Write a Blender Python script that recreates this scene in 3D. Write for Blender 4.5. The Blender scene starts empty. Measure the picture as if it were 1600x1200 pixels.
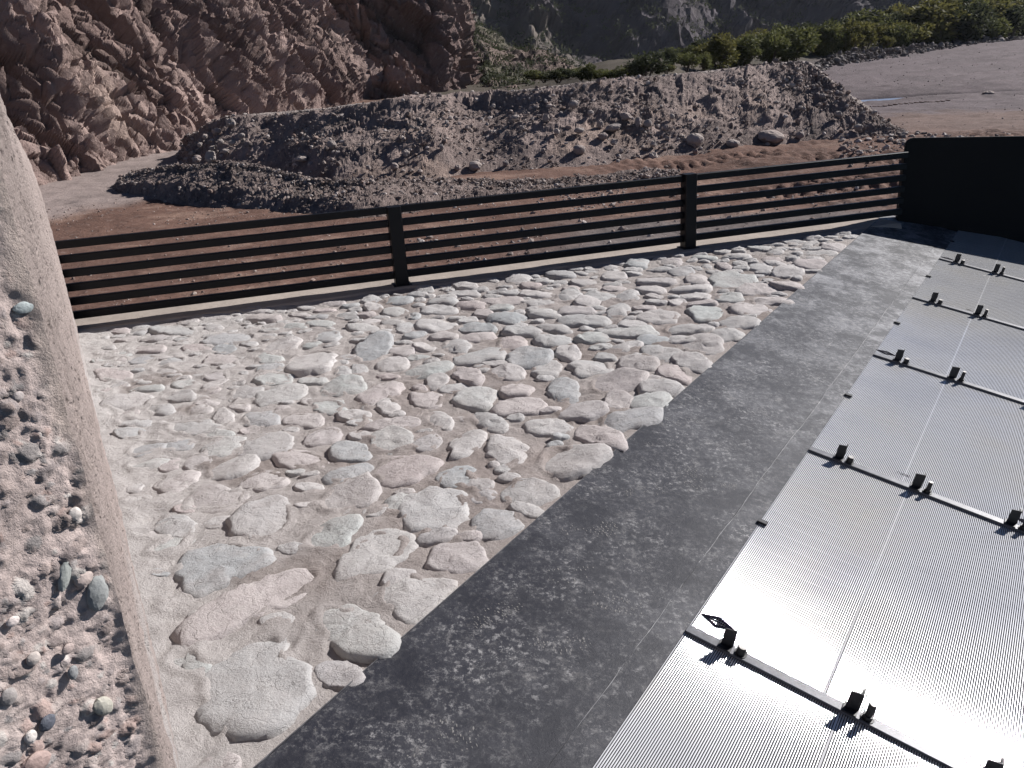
import bpy, math, random
import numpy as np

random.seed(7)
rng = np.random.default_rng(7)
S = bpy.context.scene
COL = S.collection

# ------------------------------------------------------------------ camera
EYE = np.array([0.0, 0.0, 1.65])
FPX = 1300.0                                   # focal length in pixels of a 1600 px wide picture
UPC = -np.array([227.0, 3400.0, 1300.0]); UPC /= np.linalg.norm(UPC)
YC = np.array([0, 0, 1.0]) - UPC * UPC[2]; YC /= np.linalg.norm(YC)
XC = np.cross(YC, UPC)
if XC[0] < 0: XC = -XC
RW = np.array([XC, YC, UPC])                   # camera axes (right, down, forward) -> world
cam = bpy.data.cameras.new('camera')
cam.sensor_fit = 'HORIZONTAL'; cam.sensor_width = 36.0; cam.lens = 36.0 * FPX / 1600.0
cam.clip_start = 0.05; cam.clip_end = 5000
camo = bpy.data.objects.new('camera', cam); COL.objects.link(camo)
cx, cy, cz = RW @ [1, 0, 0], RW @ [0, -1, 0], RW @ [0, 0, -1]
from mathutils import Matrix, Vector
camo.matrix_world = Matrix(((cx[0], cy[0], cz[0], EYE[0]), (cx[1], cy[1], cz[1], EYE[1]), (cx[2], cy[2], cz[2], EYE[2]), (0, 0, 0, 1)))
S.camera = camo

# ------------------------------------------------------------------ light
SUN_EL, SUN_AZ = 32.5, 60.5                    # azimuth clockwise from +Y
w = bpy.data.worlds.new('World'); S.world = w; w.use_nodes = True
nt = w.node_tree; bg = nt.nodes['Background']
sky = nt.nodes.new('ShaderNodeTexSky'); sky.sky_type = 'NISHITA'; sky.sun_disc = False
sky.sun_elevation = math.radians(SUN_EL); sky.sun_rotation = math.radians(SUN_AZ)
sky.altitude = 4000; sky.air_density = 0.7; sky.dust_density = 0.1; sky.ozone_density = 3.0
nt.links.new(sky.outputs[0], bg.inputs[0]); bg.inputs[1].default_value = 0.05
sl = bpy.data.lights.new('sun', 'SUN'); sl.energy = 5.0; sl.angle = math.radians(0.53); sl.color = (1.0, 0.968, 0.945)
so = bpy.data.objects.new('sun', sl); COL.objects.link(so)
e_, a_ = math.radians(SUN_EL), math.radians(SUN_AZ)
SUN = Vector((math.sin(a_) * math.cos(e_), math.cos(a_) * math.cos(e_), math.sin(e_)))
so.rotation_euler = SUN.to_track_quat('Z', 'Y').to_euler()
HAZE = .00009
S.view_settings.view_transform = 'Standard'; S.view_settings.look = 'None'
S.view_settings.exposure = 0.85; S.view_settings.gamma = 1.0; S.view_settings.use_curve_mapping = False

# ------------------------------------------------------------------ survey helpers: sight lines to places
def ray(x, y): return RW @ np.array([x - 800.0, y - 600.0, FPX])
def gp(x, y, z=0.0):
    r = ray(x, y); return EYE + r * ((z - EYE[2]) / r[2])
def at_r(x, y, dist):
    r = ray(x, y); return EYE + r * (dist / math.hypot(r[0], r[1]))
def proj(P):
    c = (np.asarray(P, float) - EYE) @ RW
    zz = np.where(np.abs(c[..., 2]) < 1e-6, 1e-6, c[..., 2])
    return 800 + FPX * c[..., 0] / zz, 600 + FPX * c[..., 1] / zz, c[..., 2]

# ------------------------------------------------------------------ noise (numpy)
def _h(ix, iy, iz, seed):
    h = (ix.astype(np.int64) * 374761393 + iy.astype(np.int64) * 668265263 + iz.astype(np.int64) * 1274126177 + seed * 974711) & 0xffffffff
    h = ((h ^ (h >> 13)) * 1274126177) & 0xffffffff
    h = ((h ^ (h >> 16)) * 2246822519) & 0xffffffff
    return ((h ^ (h >> 15)) & 0xffffff) / float(0xffffff)
def vnoise(P, seed=0):
    P = np.asarray(P, float); i = np.floor(P).astype(np.int64); f = P - i; u = f * f * f * (f * (f * 6 - 15) + 10)
    out = 0
    for dx in (0, 1):
        for dy in (0, 1):
            for dz in (0, 1):
                wgt = (u[:, 0] if dx else 1 - u[:, 0]) * (u[:, 1] if dy else 1 - u[:, 1]) * (u[:, 2] if dz else 1 - u[:, 2])
                out = out + wgt * _h(i[:, 0] + dx, i[:, 1] + dy, i[:, 2] + dz, seed)
    return out * 2 - 1
def fbm(P, octv=4, seed=0, gain=0.5, lac=2.03):
    a, s, out = 1.0, 0.0, 0
    P = np.asarray(P, float)
    for k in range(octv):
        out = out + a * vnoise(P, seed + k * 17); s += a; a *= gain; P = P * lac + 11.3
    return out / s
def ridged(P, octv=4, seed=0, gain=0.55):
    a, s, out = 1.0, 0.0, 0
    P = np.asarray(P, float)
    for k in range(octv):
        out = out + a * (1 - np.abs(vnoise(P, seed + k * 13)) * 2); s += a; a *= gain; P = P * 2.07 + 5.7
    return out / s
def facets(P, seed=0, tilt=1.0):
    """blocky rock: every Voronoi cell gets its own offset and its own tilted face"""
    P = np.asarray(P, float); i = np.floor(P).astype(np.int64)
    best = np.full(len(P), 1e9); val = np.zeros(len(P)); second = np.full(len(P), 1e9)
    for dx in (-1, 0, 1):
        for dy in (-1, 0, 1):
            for dz in (-1, 0, 1):
                c = i + [dx, dy, dz]
                q = [_h(c[:, 0], c[:, 1], c[:, 2], seed + k) for k in range(7)]
                d = P - (c + np.stack(q[:3], 1))
                dd = (d * d).sum(1)
                v = (q[3] - .5) + tilt * ((q[4] - .5) * d[:, 0] + (q[5] - .5) * d[:, 1] + (q[6] - .5) * d[:, 2])
                m = dd < best
                second = np.where(m, best, np.minimum(second, dd))
                best = np.where(m, dd, best); val = np.where(m, v, val)
    return val, np.sqrt(second) - np.sqrt(best)

# ------------------------------------------------------------------ mesh helpers
def mk_mesh(name, V, F, mat=None, smooth=False, col=None):
    """V (n,3); F an (m,k) int array or a list of lists"""
    me = bpy.data.meshes.new(name)
    V = np.asarray(V, np.float32)
    if isinstance(F, np.ndarray):
        m, k = F.shape
        me.vertices.add(len(V)); me.vertices.foreach_set('co', V.ravel())
        me.loops.add(m * k); me.loops.foreach_set('vertex_index', F.astype(np.int32).ravel())
        me.polygons.add(m); me.polygons.foreach_set('loop_start', np.arange(0, m * k, k, dtype=np.int32))
        me.update(calc_edges=True)
    else:
        me.from_pydata([tuple(v) for v in V], [], [list(f) for f in F]); me.update()
    me.polygons.foreach_set('use_smooth', np.full(len(me.polygons), bool(smooth)))
    if mat: me.materials.append(mat)
    if col is not None:
        at = me.color_attributes.new('Col', 'FLOAT_COLOR', 'POINT')
        c4 = np.ones((len(V), 4), np.float32); c4[:, :3] = col
        at.data.foreach_set('color', c4.ravel())
    return me
def link(name, me, parent=None, loc=None):
    o = bpy.data.objects.new(name, me); COL.objects.link(o)
    if loc is not None: o.location = tuple(loc)
    if parent is not None:
        o.parent = parent
    return o
def tag(o, label=None, cat=None, group=None, kind=None):
    if label: o['label'] = label
    if cat: o['category'] = cat
    if group: o['group'] = group
    if kind: o['kind'] = kind
    return o
def empty(name, loc, label, cat, group=None):
    o = bpy.data.objects.new(name, None); COL.objects.link(o); o.location = tuple(loc); o.empty_display_size = .1
    return tag(o, label, cat, group)
def part(name, V, F, mat, root, smooth=False, col=None, kind=None, label=None):
    """mesh given in world coordinates, stored relative to its (unrotated) root"""
    V = np.asarray(V, float); rl = np.array(root.location); q = root.parent
    while q is not None: rl = rl + np.array(q.location); q = q.parent
    o = link(name, mk_mesh(name, V - rl, F, mat, smooth, col), root)
    if kind: o['kind'] = kind
    if label: o['label'] = label
    return o
def grid_faces(nu, nv, closed=False):
    a = np.arange(nu * nv).reshape(nu, nv)
    return np.stack([a[:-1, :-1], a[1:, :-1], a[1:, 1:], a[:-1, 1:]], -1).reshape(-1, 4)
class MB:
    def __init__(s): s.V = []; s.F = []
    def add(s, V, F):
        b = len(s.V); s.V += [tuple(v) for v in V]; s.F += [[i + b for i in f] for f in F]
    def box(s, o, ax, ay, az):
        """box from corner o spanned by three edge vectors"""
        o, ax, ay, az = (np.asarray(k, float) for k in (o, ax, ay, az))
        V = [o, o + ax, o + ax + ay, o + ay, o + az, o + ax + az, o + ax + ay + az, o + ay + az]
        F = [[0, 3, 2, 1], [4, 5, 6, 7], [0, 1, 5, 4], [1, 2, 6, 5], [2, 3, 7, 6], [3, 0, 4, 7]]
        if np.dot(np.cross(ax, ay), az) < 0: F = [f[::-1] for f in F]
        s.add(V, F)
    def bbox(s, o, ax, ay, az, bev):
        """box with bevelled long edges (edges along ax) """
        o, ax, ay, az = (np.asarray(k, float) for k in (o, ax, ay, az))
        ny, nz = ay / np.linalg.norm(ay), az / np.linalg.norm(az); ly, lz = np.linalg.norm(ay), np.linalg.norm(az)
        prof = [(bev, 0), (ly - bev, 0), (ly, bev), (ly, lz - bev), (ly - bev, lz), (bev, lz), (0, lz - bev), (0, bev)]
        s.extrude([o + ny * p + nz * q for p, q in prof], ax)
    def extrude(s, prof, vec):
        n = len(prof); vec = np.asarray(vec, float)
        V = [np.asarray(p, float) for p in prof] + [np.asarray(p, float) + vec for p in prof]
        F = [[i, (i + 1) % n, n + (i + 1) % n, n + i] for i in range(n)] + [list(range(n))[::-1], list(range(n, 2 * n))]
        nrm = np.zeros(3)
        for i in range(n): nrm += np.cross(V[i], V[(i + 1) % n])
        if np.dot(nrm, vec) < 0: F = [f[::-1] for f in F]
        s.add(V, F)
    def cyl(s, base, axis, r, n=10, r2=None, h=None, phase=0):
        base = np.asarray(base, float); axis = np.asarray(axis, float)
        if r2 is None: r2 = r
        t = np.array([1.0, 0, 0]) if abs(axis[0]) < .8 * np.linalg.norm(axis) else np.array([0, 1.0, 0])
        e1 = np.cross(axis, t); e1 /= np.linalg.norm(e1); e2 = np.cross(axis, e1); e2 /= np.linalg.norm(e2)
        ang = [phase + 2 * math.pi * i / n for i in range(n)]
        V = [base + (e1 * math.cos(k) + e2 * math.sin(k)) * r for k in ang] + [base + axis + (e1 * math.cos(k) + e2 * math.sin(k)) * r2 for k in ang]
        F = [[i, (i + 1) % n, n + (i + 1) % n, n + i] for i in range(n)] + [list(range(n))[::-1], list(range(n, 2 * n))]
        s.add(V, F)
    def build(s, name, mat, root, smooth=False, **k): return part(name, np.array(s.V), s.F, mat, root, smooth, **k)

def ico(sub=1):
    t = (1 + 5 ** .5) / 2
    V = [(-1, t, 0), (1, t, 0), (-1, -t, 0), (1, -t, 0), (0, -1, t), (0, 1, t), (0, -1, -t), (0, 1, -t), (t, 0, -1), (t, 0, 1), (-t, 0, -1), (-t, 0, 1)]
    F = [(0, 11, 5), (0, 5, 1), (0, 1, 7), (0, 7, 10), (0, 10, 11), (1, 5, 9), (5, 11, 4), (11, 10, 2), (10, 7, 6), (7, 1, 8), (3, 9, 4), (3, 4, 2), (3, 2, 6), (3, 6, 8), (3, 8, 9), (4, 9, 5), (2, 4, 11), (6, 2, 10), (8, 6, 7), (9, 8, 1)]
    V = [np.array(v) / np.linalg.norm(v) for v in V]
    for _ in range(sub):
        cache = {}; F2 = []
        def mid(i, j):
            k = (min(i, j), max(i, j))
            if k not in cache:
                m = V[i] + V[j]; V.append(m / np.linalg.norm(m)); cache[k] = len(V) - 1
            return cache[k]
        for a, b, c in F:
            d, e, f = mid(a, b), mid(b, c), mid(c, a); F2 += [(a, d, f), (b, e, d), (c, f, e), (d, e, f)]
        F = F2
    return np.array(V), np.array(F)
ICO0, ICO1, ICO2 = ico(0), ico(1), ico(2)
def rot_rand(n):
    q = rng.normal(size=(n, 4)); q /= np.linalg.norm(q, axis=1)[:, None]
    a, b, c, d = q.T
    return np.stack([np.stack([1 - 2 * (c * c + d * d), 2 * (b * c - a * d), 2 * (b * d + a * c)], -1),
                     np.stack([2 * (b * c + a * d), 1 - 2 * (b * b + d * d), 2 * (c * d - a * b)], -1),
                     np.stack([2 * (b * d - a * c), 2 * (c * d + a * b), 1 - 2 * (b * b + c * c)], -1)], 1)
def rocks_joined(P, size, flat=.65, base=ICO0, jag=.25):
    """many small stones as one mesh: returns V, F"""
    n = len(P); BV, BF = base; k = len(BV)
    sc = size[:, None, None] * (1 + jag * rng.normal(size=(n, k, 1)).clip(-1.6, 1.6) * .6)
    ax = rng.uniform(.6, 1.25, (n, 1, 3)); ax[:, :, 2] *= flat / .8
    V = BV[None] * sc * ax
    V = np.einsum('nij,nkj->nki', rot_rand(n), V) * np.array([1, 1, .85])
    V = V + P[:, None, :]
    F = BF[None] + (np.arange(n) * k)[:, None, None]
    return V.reshape(-1, 3), F.reshape(-1, 3), k
def rock_mesh(name, seed, mat, sub=ICO2, ang=.5):
    BV, BF = sub
    v, e = facets(BV * 1.1 + seed * 3.1, seed, 1.6)
    r = 1 + ang * .42 * v + .10 * fbm(BV * 2.3 + seed, 3, seed)
    return mk_mesh(name, BV * r[:, None], BF, mat, False)

# ------------------------------------------------------------------ materials
def lin(h):
    h = h.lstrip('#'); c = [int(h[i:i + 2], 16) / 255 for i in (0, 2, 4)]
    return tuple(x / 12.92 if x <= .04045 else ((x + .055) / 1.055) ** 2.4 for x in c)
class NT:
    def __init__(s, name):
        s.m = bpy.data.materials.new(name); s.m.use_nodes = True; s.t = s.m.node_tree
        s.b = s.t.nodes['Principled BSDF']; s.pos = s.t.nodes.new('ShaderNodeNewGeometry').outputs['Position']
    def n(s, typ, **k):
        o = s.t.nodes.new(typ)
        for a, b in k.items(): setattr(o, a, b)
        return o
    def l(s, a, b): s.t.links.new(a, b)
    def noise(s, scale, detail=6, rough=.6, vec=None, dist=0.0):
        o = s.n('ShaderNodeTexNoise'); o.inputs['Scale'].default_value = scale; o.inputs['Detail'].default_value = detail
        o.inputs['Roughness'].default_value = rough; o.inputs['Distortion'].default_value = dist
        s.l(vec if vec is not None else s.pos, o.inputs['Vector']); return o.outputs['Fac']
    def voro(s, scale, feature='F1', out='Distance', vec=None):
        o = s.n('ShaderNodeTexVoronoi', feature=feature); o.inputs['Scale'].default_value = scale
        s.l(vec if vec is not None else s.pos, o.inputs['Vector']); return o.outputs[out]
    def ramp(s, fac, stops, interp='LINEAR'):
        o = s.n('ShaderNodeValToRGB'); cr = o.color_ramp; cr.interpolation = interp
        while len(cr.elements) < len(stops): cr.elements.new(.5)
        for e, (p, c) in zip(cr.elements, stops):
            e.position = p; e.color = (c, c, c, 1) if isinstance(c, (int, float)) else (*c[:3], 1)
        s.l(fac, o.inputs[0]); return o.outputs[0]
    def mix(s, a, b, fac, mode='MIX'):
        o = s.n('ShaderNodeMix', data_type='RGBA', blend_type=mode)
        for v, i in ((fac, 0), (a, 6), (b, 7)):
            if hasattr(v, 'links'): s.l(v, o.inputs[i])
            elif isinstance(v, (int, float)): o.inputs[i].default_value = v if i == 0 else (v, v, v, 1)
            else: o.inputs[i].default_value = (*v, 1)
        return o.outputs[2]
    def math(s, op, a, b=0.0, clamp=False):
        o = s.n('ShaderNodeMath', operation=op, use_clamp=clamp)
        for v, i in ((a, 0), (b, 1)):
            if hasattr(v, 'links'): s.l(v, o.inputs[i])
            else: o.inputs[i].default_value = v
        return o.outputs[0]
    def vcol(s): return s.n('ShaderNodeVertexColor', layer_name='Col').outputs[0]
    def bump(s, hgt, dist, strength=1.0, prev=None):
        o = s.n('ShaderNodeBump'); o.inputs['Distance'].default_value = dist; o.inputs['Strength'].default_value = strength
        s.l(hgt, o.inputs['Height'])
        if prev is not None: s.l(prev, o.inputs['Normal'])
        return o.outputs[0]
    def scaled(s, vec3):
        o = s.n('ShaderNodeMapping'); o.inputs['Scale'].default_value = vec3; s.l(s.pos, o.inputs[0]); return o.outputs[0]
    def warp(s, amt):
        o = s.n('ShaderNodeTexNoise'); o.inputs['Scale'].default_value = 7; o.inputs['Detail'].default_value = 6; s.l(s.pos, o.inputs['Vector'])
        m = s.n('ShaderNodeVectorMath', operation='SCALE'); s.l(o.outputs['Color'], m.inputs[0]); m.inputs['Scale'].default_value = amt * 2
        a = s.n('ShaderNodeVectorMath', operation='ADD'); s.l(s.pos, a.inputs[0]); s.l(m.outputs[0], a.inputs[1]); return a.outputs[0]
    def rand(s): return s.n('ShaderNodeObjectInfo').outputs['Random']
    def done(s, col=None, rough=.85, metal=0.0, normal=None, spec=.3):
        b = s.b
        if col is not None:
            if hasattr(col, 'links'): s.l(col, b.inputs['Base Color'])
            else: b.inputs['Base Color'].default_value = (*col, 1)
        for v, k in ((rough, 'Roughness'), (metal, 'Metallic'), (spec, 'Specular IOR Level')):
            if hasattr(v, 'links'): s.l(v, b.inputs[k])
            else: b.inputs[k].default_value = v
        if normal is not None: s.l(normal, b.inputs['Normal'])
        return s.m

def silt(t, c):
    """the same film of dried silt lies across stones and mortar alike"""
    m1 = t.ramp(t.noise(2.6, 9, .72, dist=.5), [(.44, 0), (.62, .75)])
    c = t.mix(c, (.345, .316, .302), m1)
    c = t.mix(c, (.40, .37, .35), t.ramp(t.noise(9, 9, .75, dist=1.0), [(.53, 0), (.70, .7)]))
    c = t.mix(c, (.205, .180, .171), t.ramp(t.noise(21, 8, .75, dist=.8), [(.58, 0), (.74, .5)]))
    return t.mix(c, (.07, .06, .055), t.ramp(t.noise(95, 4, .6), [(.68, 0), (.78, .6)]))
def mat_cobble():
    t = NT('river_cobble')
    base = t.ramp(t.rand(), [(0, (.37, .34, .33)), (.15, (.34, .335, .33)), (.3, (.41, .385, .375)), (.45, (.345, .355, .345)), (.6, (.38, .335, .325)), (.72, (.29, .30, .305)), (.85, (.42, .40, .39)), (1, (.36, .31, .30))])
    c = silt(t, base)
    c = t.mix(base, c, .62)
    c = t.mix(c, (.13, .115, .11), t.ramp(t.voro(9, 'DISTANCE_TO_EDGE', vec=t.warp(.12)), [(0, .45), (.010, 0)]))
    c = t.mix(c, (.24, .215, .205), t.ramp(t.noise(5, 6, .6), [(.55, 0), (.68, .4)]))
    c = t.mix(c, (.15, .14, .135), t.ramp(t.noise(260, 3, .6), [(.60, 0), (.74, .55)]))            # mineral specks
    c = t.mix(c, (.50, .48, .47), t.ramp(t.noise(190, 3, .6), [(.62, 0), (.78, .5)]))
    h = t.math('ADD', t.math('MULTIPLY', t.noise(24, 12, .74), .9), t.math('MULTIPLY', t.noise(150, 5, .7), .22))
    ck = t.ramp(t.voro(9, 'DISTANCE_TO_EDGE', vec=t.warp(.12)), [(0, 0), (.012, 1)]); h = t.math('ADD', h, t.math('MULTIPLY', ck, .16))
    pits = t.ramp(t.voro(75), [(0, 0), (.16, 1)])
    h = t.math('ADD', h, t.math('MULTIPLY', pits, .06))
    return t.done(c, .88, normal=t.bump(h, .015, .9), spec=.18)
def mat_mortar():
    t = NT('apron_mortar')
    c = silt(t, t.vcol()); c = t.mix(t.vcol(), c, .62)
    n2 = t.noise(14, 9, .75, dist=.8)
    c = t.mix(c, (.10, .085, .08), t.ramp(t.voro(46), [(.03, .65), (.09, 0)]))
    h = t.math('ADD', t.math('MULTIPLY', n2, .7), t.math('ADD', t.math('MULTIPLY', t.noise(60, 7, .75), .5), t.math('MULTIPLY', t.noise(320, 3, .6), .16)))
    return t.done(c, .92, normal=t.bump(h, .022, 1.0), spec=.12)
def mat_vcol(name, ns=60, bump=.01, tint=.35, dark=(.1, .08, .07), light=(.5, .44, .4), strength=.9, rough=.93, spec=.1, n2=None):
    t = NT(name); c = t.vcol()
    c = t.mix(c, dark, t.ramp(t.noise(ns, 7, .7), [(.52, 0), (.75, tint)]))
    c = t.mix(c, light, t.ramp(t.noise(ns * 1.9, 5, .65), [(.58, 0), (.76, tint)]))
    h = t.math('ADD', t.noise(ns * .6, 9, .72), t.math('MULTIPLY', t.noise(ns * 3.2, 4, .6), .3))
    return t.done(c, rough, normal=t.bump(h, bump, strength), spec=spec)
def mat_plaster():
    t = NT('formed_concrete'); c = t.vcol()
    c = t.mix(c, (.17, .138, .125), t.ramp(t.noise(40, 10, .8), [(.53, 0), (.68, .5)]))
    c = t.mix(c, (.38, .33, .30), t.ramp(t.noise(65, 8, .75), [(.55, 0), (.70, .6)]))
    pit = t.ramp(t.voro(38, vec=t.warp(.03)), [(.10, 0), (.30, 1)]); pit2 = t.ramp(t.voro(110), [(.1, 0), (.4, 1)])
    c = t.mix(c, (.10, .08, .07), t.ramp(t.voro(38, vec=t.warp(.03)), [(.06, .7), (.16, 0)]))
    h = t.math('ADD', t.math('MULTIPLY', pit, .5), t.math('ADD', t.math('MULTIPLY', pit2, .25), t.noise(50, 10, .75)))
    return t.done(c, .93, normal=t.bump(h, .014, 1.0), spec=.1)
def mat_plate(name='dusty_crest_steel', amount=1.0):
    t = NT(name)
    blot = t.noise(2.3, 10, .72); fine = t.noise(30, 10, .80); grit = t.noise(330, 3, .6)
    dust = t.math('ADD', t.math('MULTIPLY', t.ramp(blot, [(.40, 0), (.62, 1)]), .35), t.math('MULTIPLY', t.ramp(fine, [(.47, 0), (.66, 1)]), .55))
    dust = t.math('ADD', dust, t.math('MULTIPLY', t.ramp(grit, [(.58, 0), (.70, 1)]), .28), True)
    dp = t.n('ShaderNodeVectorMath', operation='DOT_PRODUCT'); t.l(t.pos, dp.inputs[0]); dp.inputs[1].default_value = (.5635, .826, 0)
    far_sheen = t.ramp(t.math('ADD', t.math('MULTIPLY', dp.outputs['Value'], .1), t.math('MULTIPLY', blot, .16)), [(.25, .085), (.42, .17), (.56, .42), (.70, .70), (.86, 1)])   # paler far end: grazing sun scatter painted into the dust colour
    dust = t.math('MULTIPLY', dust, t.math('MULTIPLY', far_sheen, 2.3 * amount), True)
    c = t.mix((.006, .0065, .013), (.198, .198, .208), dust)
    c = t.mix(c, (.26, .25, .24), t.ramp(t.noise(9, 12, .85), [(.545, 0), (.64, .40)]))
    c = t.mix(c, (.30, .285, .27), t.ramp(t.voro(70), [(.03, .8), (.075, 0)]))
    c = t.mix(c, (.16, .15, .14), t.ramp(t.noise(60, 8, .85), [(.56, 0), (.64, .45)]))
    patch = t.ramp(t.noise(3.2, 7, .7), [(.40, .12), (.60, 1)])
    sp = t.math('MULTIPLY', t.ramp(t.noise(42, 9, .78), [(.52, 0), (.62, .95)]), patch); c = t.mix(c, (.235, .23, .23), sp)
    mp = t.n('ShaderNodeMapping'); mp.inputs['Rotation'].default_value = (0, 0, math.radians(-20)); mp.inputs['Scale'].default_value = (3, 90, 20); t.l(t.pos, mp.inputs[0])
    c = t.mix(c, (.17, .165, .165), t.math('MULTIPLY', t.ramp(t.noise(1.0, 4, .6, vec=mp.outputs[0]), [(.66, 0), (.72, .5)]), patch))
    c = t.mix(c, (.004, .0045, .010), t.ramp(t.noise(4, 10, .78), [(.46, 0), (.58, .85)]))
    h = t.math('ADD', fine, t.math('MULTIPLY', grit, .2))
    return t.done(c, t.math('ADD', t.math('MULTIPLY', fine, .3), .38, True), 0.0, t.bump(h, .0022, .7), .30)
def mat_metal(name, col, rough, metal, dirt=.2, scale=30, spec=.5):
    t = NT(name); c = t.mix(col, tuple(min(1, k * 1.6 + .06) for k in col), t.ramp(t.noise(scale, 7, .7), [(.45, 0), (.75, dirt)]))
    r = t.math('ADD', t.math('MULTIPLY', t.noise(scale * 2, 5, .6), .25), rough - .12, True)
    return t.done(c, r, metal, t.bump(t.noise(scale * 5, 4, .6), .0008, .5), spec)
def mat_wire():
    t = NT('wedge_wire_steel')
    n1 = t.noise(1.3, 5, .6); n2 = t.noise(5, 5, .6)
    c = t.ramp(n1, [(.3, (.52, .525, .555)), (.5, (.60, .60, .61)), (.7, (.60, .58, .55))])
    c = t.mix(c, (.52, .515, .515), t.ramp(n2, [(.45, 0), (.8, .5)]))
    return t.done(c, t.math('ADD', t.math('MULTIPLY', n2, .07), .08), .24, None, .5)
def mat_rock(name, a, b, c_, s1=.5):
    t = NT(name)
    c = t.ramp(t.rand(), [(0, a), (.5, b), (1, c_)])
    c = t.mix(c, tuple(min(.6, k * 1.5) for k in b), t.ramp(t.noise(9, 7, .7), [(.48, 0), (.7, .5)]))
    return t.done(c, .92, normal=t.bump(t.noise(22, 8, .7), .03, .7), spec=.15)
def mat_leaf(name, a, b, c_):
    t = NT(name)
    c = t.ramp(t.noise(.9, 4, .6), [(.35, a), (.52, b), (.68, c_)])
    m = t.done(c, .75, spec=.15)
    t.b.inputs['Transmission Weight'].default_value = 0.0
    # thin leaves let part of the sunlight through
    tr = t.n('ShaderNodeBsdfTranslucent'); t.l(c, tr.inputs['Color'])
    mx = t.n('ShaderNodeMixShader'); mx.inputs[0].default_value = .35
    t.l(t.b.outputs[0], mx.inputs[1]); t.l(tr.outputs[0], mx.inputs[2])
    t.l(mx.outputs[0], t.t.nodes['Material Output'].inputs[0]); return m

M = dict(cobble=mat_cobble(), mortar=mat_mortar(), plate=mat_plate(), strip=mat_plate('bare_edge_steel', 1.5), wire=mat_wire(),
         fence=mat_metal('black_fence_paint', (.0025, .0025, .004), .45, 0, .01, 14, .22),
         black=mat_metal('black_steel_paint', (.0035, .0032, .0034), .6, 0, .02, 3, .18),
         bar=mat_metal('dark_bar_steel', (.075, .076, .085), .45, .25, .45, 26),
         bracket=mat_metal('black_bracket_steel', (.012, .012, .014), .5, .2, .25, 60),
         bolt=mat_metal('galvanised_bolt', (.22, .21, .20), .5, .6, .6, 90),
         bead=mat_metal('weld_bead', (.035, .035, .04), .55, .1, .9, 25),
         void=mat_metal('dark_chamber', (.01, .01, .011), .8, 0, .1, 5),
         ink=mat_metal('dark_print', (.006, .006, .011), .95, 0, .02, 80, .03),
         dust=mat_metal('dried_mud_print', (.15, .145, .142), .9, 0, .5, 60, .1),
         ground=mat_vcol('riverbed_soil', 5, .05, .45, (.075, .052, .044), (.36, .30, .27)),
         berm=mat_vcol('gravel_berm_soil', 6, .10, .55, (.045, .036, .034), (.36, .31, .28), 1.0),
         cliff=mat_vcol('cliff_rock', 1.6, .25, .5, (.045, .032, .030), (.36, .27, .235), 1.0),
         hill=mat_vcol('far_hillside', .22, 1.2, .5, (.03, .027, .033), (.12, .104, .092), .9),
         curb=mat_vcol('curb_concrete', 24, .008, .4, (.18, .15, .13), (.40, .36, .325), .9),
         wall=mat_vcol('broken_concrete', 130, .0055, .35, (.19, .15, .135), (.54, .47, .44), .9),
         plaster=mat_plaster(),
         pebble=mat_rock('wall_pebble', (.20, .20, .20), (.25, .25, .24), (.30, .25, .23)),
         boulder=mat_rock('berm_boulder', (.26, .212, .192), (.235, .205, .19), (.31, .265, .24)),
         gravel=mat_vcol('gravel_stones', 25, .01, .3, (.10, .085, .08), (.48, .44, .42)),
         leafA=mat_leaf('olive_leaves', (.050, .056, .020), (.090, .096, .034), (.140, .140, .055)),
         leafB=mat_leaf('dark_leaves', (.024, .028, .016), (.042, .048, .024), (.070, .072, .038)),
         leafC=mat_leaf('yellow_green_leaves', (.080, .078, .024), (.120, .112, .036), (.165, .150, .052)),
         bark=mat_rock('bark', (.08, .06, .05), (.07, .055, .045), (.10, .08, .06)),
         hut=mat_metal('pale_roof_sheet', (.42, .40, .37), .6, 0, .3, 3), hutwall=mat_metal('hut_wall', (.20, .17, .15), .8, 0, .3, 3))
t = NT('pool_water'); t.done((.15, .205, .30), .3, 0, t.bump(t.noise(5, 4, .5), .05, 1.0), .8); M['water'] = t.m

# ================================================================== WEIR FRAME
AZ, SL = math.radians(34.3), math.radians(12.5)
UA = np.array([math.sin(AZ), math.cos(AZ), 0])                 # along the crest
VH = np.array([math.cos(AZ), -math.sin(AZ), 0])
VB = VH * math.cos(SL) - np.array([0, 0, math.sin(SL)])        # down the screen
WN = np.cross(VB, UA); WN = WN if WN[2] > 0 else -WN
E0 = np.array([-0.726, 1.671, 0.0])
def wp(u, v, h=0.0): return E0 + UA * u + VB * v + WN * h
FA = math.radians(75.0); FD = np.array([math.sin(FA), math.cos(FA), 0]); FN = np.array([FD[1], -FD[0], 0])   # FN points back to the viewer
F0 = gp(628, 445)

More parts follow.
